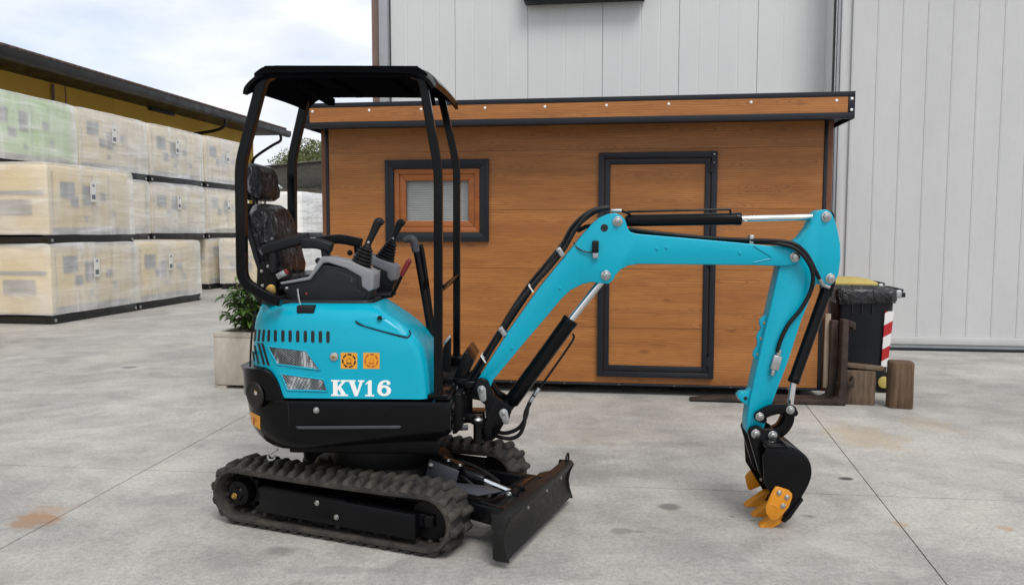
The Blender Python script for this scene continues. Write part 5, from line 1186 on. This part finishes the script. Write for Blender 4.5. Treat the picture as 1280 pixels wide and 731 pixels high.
# ---- bucket and linkage
yk0, yk1 = -.195, .195
bpl = [(955.5, 604), (953.5, 570), (959, 558.5), (972, 556.5), (984, 558.5), (1000, 565), (1010.5, 575), (1014.5, 589), (1011.5, 604), (1001, 623), (989, 640), (981, 646)]
bpl = bpl[:2] + smooth2(bpl[2:], 4)
bk_ = MB().prism(ul(bpl, yk0), yk0, yk0 + .012).build('bucket', M['black'], ex, bevel=.003)
MB().prism(ul(bpl, yk0), yk1 - .012, yk1).build('bucket_side_plate', M['black'], bk_, bevel=.003)
bo = ul(smooth2([(957, 556), (972, 555.5), (984.5, 557.5), (1001, 564), (1011.7, 574.5), (1015.7, 589), (1012.6, 604.5), (1002, 623.5), (990, 641), (980, 650)], 4), yk0)
cxb = sum(p[0] for p in bo)/len(bo); czb = sum(p[1] for p in bo)/len(bo)
bi = [(x + (cxb - .04 - x)*.11, z + (czb - z)*.09) for x, z in bo]
MB().prism(bo + bi[::-1], yk0 + .0125, yk1 - .0125).build('bucket_shell', M['black'], bk_, bevel=.002)
MB().prism(ul([(957, 560), (985, 561), (985, 557), (957, 556)], yk0), yk0 - .004, yk1 + .004).build('top_stiffener', M['black'], bk_, bevel=.003)
MB().prism(ul([(1002, 621), (982, 646), (977, 651), (981, 652.5), (988, 646.5), (1004, 624)], yk0), yk0 - .008, yk1 + .008).build('lip_plate', M['black_matt'], bk_, bevel=.003)
for y in (-.085, .060):
    MB().prism(ul([(935, 541), (938, 534.5), (946, 532), (958, 536.5), (966, 535), (974, 540), (975, 549), (987, 557), (1000, 566), (985, 572), (957, 564), (958, 582), (955, 600), (949, 590), (941, 562)], -.085), y, y + .025).build('bucket_ear', M['black'], bk_, bevel=.004)
ccut = [(957.5, 641), (957.5, 633), (965.5, 614), (969.5, 608.2), (973, 608.2), (985.7, 612.2), (990.5, 617), (990.3, 622), (986, 634), (974.5, 647.5), (970, 650), (964, 650)]
for y0 in (yk0 - .014, yk1 + .002):
    c_ = MB().prism(ul(ccut, yk0 - .014) if y0 < 0 else ul([(931.5, 596), (934, 592), (946, 581), (950, 584), (953, 603), (950, 608), (938, 613), (935, 611)], yk1), y0, y0 + .012).build('side_cutter', M['orange'], bk_, bevel=.003)
    if y0 < 0:
        for q in ((974, 615.4), (983.7, 621), (978.8, 631.8)): bolt(u3(*q, y0 - .0005), .010, .009, c_)
    if y0 < 0: MB().tube([u3(960, 634, y0 - .0005), u3(964, 630, y0 - .0005), u3(969, 632, y0 - .0005), u3(972, 637, y0 - .0005), u3(968, 646, y0 - .0005)], .003, 6, 3).build('cutter_weld', M['orange'], c_)
for k in range(3):
    y = yk0 + .045 + k*.15
    top = ul([(989, 638), (977, 638.5), (951.5, 656.5), (949.5, 660), (953.5, 666), (958, 665), (990, 645)], yk0 + .02)
    MB().prism(top, y - .026, y + .026).build('tooth', M['orange'], bk_, bevel=.004)
for q in ((950, 584), (955, 592), (952, 599), (947, 578)): bolt(u3(*q, .18), .009, .010, bk_)
def link(pts, wid, y0, y1, name, parent):
    P_ = [Vector((a, 0, b)) for a, b in (u(px, py, y0) for px, py in pts)]; out = []
    Q_ = []
    for i in range(len(P_) - 1):
        p0 = P_[max(i-1, 0)]; p1 = P_[i]; p2 = P_[i+1]; p3 = P_[min(i+2, len(P_)-1)]
        for k in range(6): t = k/6; Q_.append(.5*((2*p1)+(p2-p0)*t+(2*p0-5*p1+4*p2-p3)*t*t+(3*p1-p0-3*p2+p3)*t**3))
    Q_.append(P_[-1]); L1, R1 = [], []
    for i, p in enumerate(Q_):
        d_ = (Q_[min(i+1, len(Q_)-1)] - Q_[max(i-1, 0)]).normalized(); nn = Vector((-d_.z, 0, d_.x)); L1.append(p + nn*wid); R1.append(p - nn*wid)
    d0 = (Q_[0] - Q_[1]).normalized(); d1 = (Q_[-1] - Q_[-2]).normalized()
    e1 = [Q_[-1] + (Matrix.Rotation(R(a), 3, 'Y') @ d1)*wid for a in (-60, -30, 0, 30, 60)]; e0 = [Q_[0] + (Matrix.Rotation(R(a), 3, 'Y') @ d0)*wid for a in (-60, -30, 0, 30, 60)]
    poly = L1 + e1 + R1[::-1] + e0
    return MB().prism([(p.x, p.z) for p in poly], y0, y1).build(name, M['black'], parent, bevel=.004)
for y in (-.10, .075):
    l1 = link([(949.6, 520.5), (960, 514.5), (974, 511), (987.8, 512)], .027, y, y + .025, 'tipping_link', ex)
    if y < 0: pin(949.6, 520.5, y, .015, l1, .016, .022); pin(987.8, 512, y, .015, l1, .016, .022)
l2 = link([(987, 512), (986.5, 526), (979, 538), (966, 544.5)], .026, -.045, .045, 'bucket_link', ex)
pin(944.5, 542, -.086, .016, bk_, .016, .024); pin(965.7, 544, -.086, .016, bk_, .016, .024)
for q in ((944.5, 542), (965.7, 544), (949.6, 520.5), (987.8, 512)): p = u3(*q, 0); MB().cyl((p.x, -.074, p.z), (p.x, .074, p.z), .018, 14).build('pivot_pin', M['black_matt'], bk_)

# ---- undercarriage (own frame, turned by UD)
def dbuild(mb, name, mat, parent, **kw):
    o = mb.build(name, M[mat], parent, **kw)
    if parent is ex: o.rotation_euler.z = UD
    return o
XE, XF, ZC, RB, TH = .585, .500, .158, .118, .020        # end wheel offset, axle height, belt radius and thickness
def track_path(s):      # s in 0..1 round the belt, returns centre point, outward normal
    Ls = XE + XF; La = math.pi*RB; T = 2*Ls + 2*La; d_ = (s % 1)*T
    if d_ < Ls: x = -XE + d_; sag = -.008*math.sin(math.pi*d_/Ls); return (x, ZC + RB + sag), (0, 1)
    d_ -= Ls
    if d_ < La: t = math.pi/2 - d_/RB; return (XF + RB*math.cos(t), ZC + RB*math.sin(t)), (math.cos(t), math.sin(t))
    d_ -= La
    if d_ < Ls: return (XF - d_, ZC - RB), (0, -1)
    d_ -= Ls; t = -math.pi/2 - d_/RB; return (-XE + RB*math.cos(t), ZC + RB*math.sin(t)), (math.cos(t), math.sin(t))
TW = .225
lug_me = None
def lugmesh():
    mb = MB()   # chevron block: x along belt, y across, z outward
    for s in (-1, 1):
        o_ = .012*s; a = [(-.022 + o_, s*.004, 0), (.022 + o_, s*.004, 0), (.030 + o_, s*.110, 0), (-.012 + o_, s*.112, 0)]; b = [(-.010 + o_, s*.016, .030), (.011 + o_, s*.016, .030), (.019 + o_, s*.092, .026), (.001 + o_, s*.094, .026)]
        mb.add(a + b, [(0,3,2,1),(4,5,6,7),(0,1,5,4),(1,2,6,5),(2,3,7,6),(3,0,4,7)])
    me = mb.mesh('tread_lug', .0018, 1); me.materials.append(M['track']); return me
lug_me = lugmesh()
def track(yc, out):
    vs, fs = [], []; n = 96
    prof_ = [(-TW/2, 0), (-TW/2, TH*.7), (-TW/2 + .008, TH), (TW/2 - .008, TH), (TW/2, TH*.7), (TW/2, 0), (TW/2 - .01, -.006), (-TW/2 + .01, -.006)]
    for k in range(n):
        (x, z), (nx, nz) = track_path(k/n)
        for py_, h_ in prof_: vs.append((x + nx*h_, yc + py_, z + nz*h_))
    m_ = len(prof_)
    for k in range(n):
        for i in range(m_): fs.append((k*m_ + i, k*m_ + (i+1) % m_, ((k+1) % n)*m_ + (i+1) % m_, ((k+1) % n)*m_ + i))
    t = dbuild(MB().add(vs, fs), 'track', 'track', ex)
    nl = 46
    for k in range(nl):
        (x, z), (nx, nz) = track_path((k + .5)/nl)
        o = bpy.data.objects.new('tread_lug', lug_me); col.objects.link(o); o.parent = t
        tx = Vector((nz, 0, -nx)); o.matrix_local = Matrix.Translation((x + nx*(TH - .001), yc, z + nz*(TH - .001))) @ Matrix((tx, Vector((nx, 0, nz)).cross(tx), Vector((nx, 0, nz)))).transposed().to_4x4()
    ng = 40; gm = MB()
    for k in range(ng):
        (x, z), (nx, nz) = track_path(k/ng); M3 = Matrix((Vector((nz, 0, -nx)), Vector((0, 1, 0)), Vector((nx, 0, nz)))).transposed()
        gm.obox((x - nx*.012, yc, z - nz*.012), (.022, .10, .022), M3)
    tag(gm.build('drive_lugs', M['track'], t, bevel=.003, seg=1), kind='stuff')
    yo = yc + out*TW/2; s = out
    fy0, fy1 = sorted((yo - s*.006, yc - s*.05))
    tf = dbuild(MB().prism([(-.43, .092), (.455, .075), (.455, .195), (-.43, .218)], fy0, fy1), 'track_frame', 'black', ex, bevel=.004)
    MB().prism([(-.42, .2185), (.08, .207), (.08, .211), (-.42, .223)], fy0 + .004, fy1).build('frame_top_edge', M['black'], tf)
    iy0, iy1 = sorted((yc - s*.055, yc - s*.10)); MB().prism([(-.58, .10), (.50, .09), (.46, .25), (-.56, .262)], iy0, iy1).build('inner_frame_plate', M['black_matt'], tf, bevel=.004)
    for x, z in ((-.08, .183), (.03, .128)): bolt((x, yo - s*.004, z), .010, .010, tf, (0, s, 0), name='frame_bolt')
    MB().box(.185, .188, min(yo, yo - s*.01) if s < 0 else yo - .01, max(yo - s*.01, yo) , .085, .2).build('frame_joint', M['dark_hole'], tf) if False else None
    sp = MB(); nT = 11; pr_ = []
    for k in range(nT*4): t_ = 2*math.pi*k/(nT*4); r_ = .100 if k % 4 in (0, 1) else .082; pr_.append((-XE + r_*math.cos(t_), ZC + r_*math.sin(t_)))
    sp = dbuild(MB().prism(pr_, yc - .02, yc + .02), 'sprocket', 'black_matt', ex, bevel=.003)
    MB().lathe([(.0, .062), (.03, .06), (.036, .05), (.062, .046), (.068, .03), (.07, -.05), (0, -.05)], 28, Matrix.Translation((-XE, yc + s*.03, ZC)) @ Matrix.Rotation(R(90 if s < 0 else -90), 4, 'X')).build('drive_motor', M['black'], sp)
    bolt((-XE - .01, yc + s*.092, ZC - .01), .012, .014, sp, (0, s, 0), 'brass', 'hub_plug')
    for k in range(6): t_ = k*math.pi/3; bolt((-XE + .05*math.cos(t_), yc + s*.075, ZC + .05*math.sin(t_)), .006, .006, sp, (0, s, 0), 'black_matt', 'hub_bolt')
    idl = dbuild(MB().cyl((XF, yc - .045, ZC), (XF, yc + .045, ZC), .100, 32), 'idler_wheel', 'black_matt', ex, bevel=.008)
    MB().cyl((XF, yc - .07, ZC), (XF, yc + .07, ZC), .03, 16).build('idler_hub', M['black'], idl, bevel=.004)
    MB().box(.36, XF + .03, yc + s*.05 - .012, yc + s*.05 + .012, ZC - .03, ZC + .03).build('idler_yoke', M['black_matt'], idl, bevel=.004)
    for x in (-.33, -.11, .11, .33):
        rl_ = dbuild(MB().lathe([(0, .075), (.035, .075), (.048, .07), (.048, .03), (.03, .028), (.03, -.028), (.048, -.03), (.048, -.07), (.035, -.075), (0, -.075)], 20, Matrix.Translation((x, yc, .092)) @ Matrix.Rotation(R(90), 4, 'X')), 'track_roller', 'black_matt', ex)
        bolt((x, yc + s*.085, .092), .014, .012, rl_, (0, s, 0), 'black', 'roller_cap', 12)
track(-.49 + TW/2, -1); track(.49 - TW/2, 1)
dbuild(MB().loft([rrect(-.32, .34, -.24, .24, .06, .13), rrect(-.34, .36, -.26, .26, .06, .2), rrect(-.30, .30, -.24, .24, .10, .31)]), 'car_body', 'black_matt', ex, bevel=.006)
for x in (-.22, .20): dbuild(MB().box(x - .07, x + .07, -.34, .34, .14, .22), 'cross_member', 'black_matt', ex, bevel=.006)
# dozer blade
XB = .885
bw = .452
bp = [(0, .012), (.010, .004), (.026, .02), (.004, .07), (-.006, .12), (.002, .17), (.030, .222), (.022, .238), (.004, .238), (-.016, .18), (-.022, .12), (-.014, .06)]
bz = lambda z: .03 + z*.875
bld = dbuild(MB().prism([(XB + x, bz(z)) for x, z in bp], -bw, bw), 'dozer_blade', 'blade', ex, bevel=.003)
MB().prism([(XB - .028, bz(.205)), (XB + .034, bz(.225)), (XB + .030, bz(.247)), (XB - .030, bz(.243))], -bw - .002, bw + .002).build('blade_top_rail', M['blade'], bld, bevel=.004)
for s in (-1, 1):
    y = s*(bw + .004)
    MB().prism([(a_, bz(b_)) for a_, b_ in ((XB + .030, .004), (XB + .012, .07), (XB + .006, .12), (XB + .014, .17), (XB + .036, .222), (XB + .020, .246), (XB - .05, .243), (XB - .058, .20), (XB - .055, .165), (XB - .040, .155), (XB - .046, .14), (XB - .050, .115), (XB - .05, .012), (XB - .03, .002))], min(y, y + s*.010), max(y, y + s*.010)).build('blade_end_plate', M['blade'], bld, bevel=.003)
MB().tube([(XB + .0, bw - .02, .243), (XB + .0, bw - .02, .27), (XB + .0, bw + .012, .28), (XB + .0, bw + .02, .26), (XB, bw + .018, .243)], .006, 8, 4).build('lifting_ring', M['blade'], bld)
for y in (-.24, .02, .24): MB().cyl((XB + .031, y, .212), (XB + .036, y, .213), .008, 8).build('wear_spot', M['steel'], bld)
for s in (-1, 1):
    MB().bar((.28, s*.20, .19), (XB - .02, s*.27, .15), .05, .085).build('blade_arm', M['black'], bld, bevel=.006)
MB().bar((XB - .15, -.26, .165), (XB - .15, .26, .165), .07, .07).build('blade_crossbar', M['black'], bld, bevel=.006)
MB().prismz([(.42, -.21), (.66, -.24), (.74, -.15), (.66, -.10), (.45, -.12)], .232, .242).build('blade_gusset', M['mid_plastic'], bld, bevel=.002)
MB().prismz([(XB - .12, -.34), (XB - .12, .34), (XB - .05, .44), (XB - .05, -.44)], .185, .195).build('blade_shelf', M['blade'], bld, bevel=.002)
rm = dbuild(MB().cyl((.30, -.02, .30), (.60, -.02, .235), .036, 22), 'blade_ram', 'black', ex, bevel=.003)
MB().cyl((.60, -.02, .235), (.76, -.02, .19), .016, 16).build('piston_rod', M['chrome'], rm)
MB().cyl((.76, -.06, .19), (.76, .02, .19), .026, 16).build('rod_eye', M['black_matt'], rm, bevel=.003)
for y in (-.065, .025): MB().prism([(.70, .16), (.74, .22), (.79, .22), (.82, .16)], y - .008, y + .008).build('ram_lug', M['black'], rm, bevel=.003)
Rg = Matrix.Rotation(R(14), 3, 'Y')
MB().obox((.42, -.09, .335), (.17, .09, .012), Rg).build('hose_guard', M['black'], rm, bevel=.003)
MB().obox((.42, -.138, .285), (.17, .008, .095), Rg).build('hose_guard_side', M['mid_plastic'], rm, bevel=.003)
bolt((.36, -.143, .32), .012, .010, rm); bolt((.50, -.10, .325), .010, .010, rm, (0, 0, 1)); bolt((.44, -.11, .345), .010, .010, rm, (0, 0, 1))
MB().cyl((.56, -.075, .215), (.63, -.075, .197), .012, 12).build('hose_fitting', M['zinc'], rm, bevel=.002); bolt((.65, -.085, .195), .013, .016, rm); bolt((.75, -.07, .195), .016, .016, rm)
MB().tube([(.56, -.07, .22), (.50, -.06, .25), (.40, -.02, .27), (.25, .02, .28)], .010, 8, 4).build('blade_hose', M['hose'], rm)
MB().tube([(.66, .03, .22), (.54, .05, .27), (.40, .05, .30), (.2, .05, .29)], .010, 8, 4).build('blade_hose', M['hose'], rm)
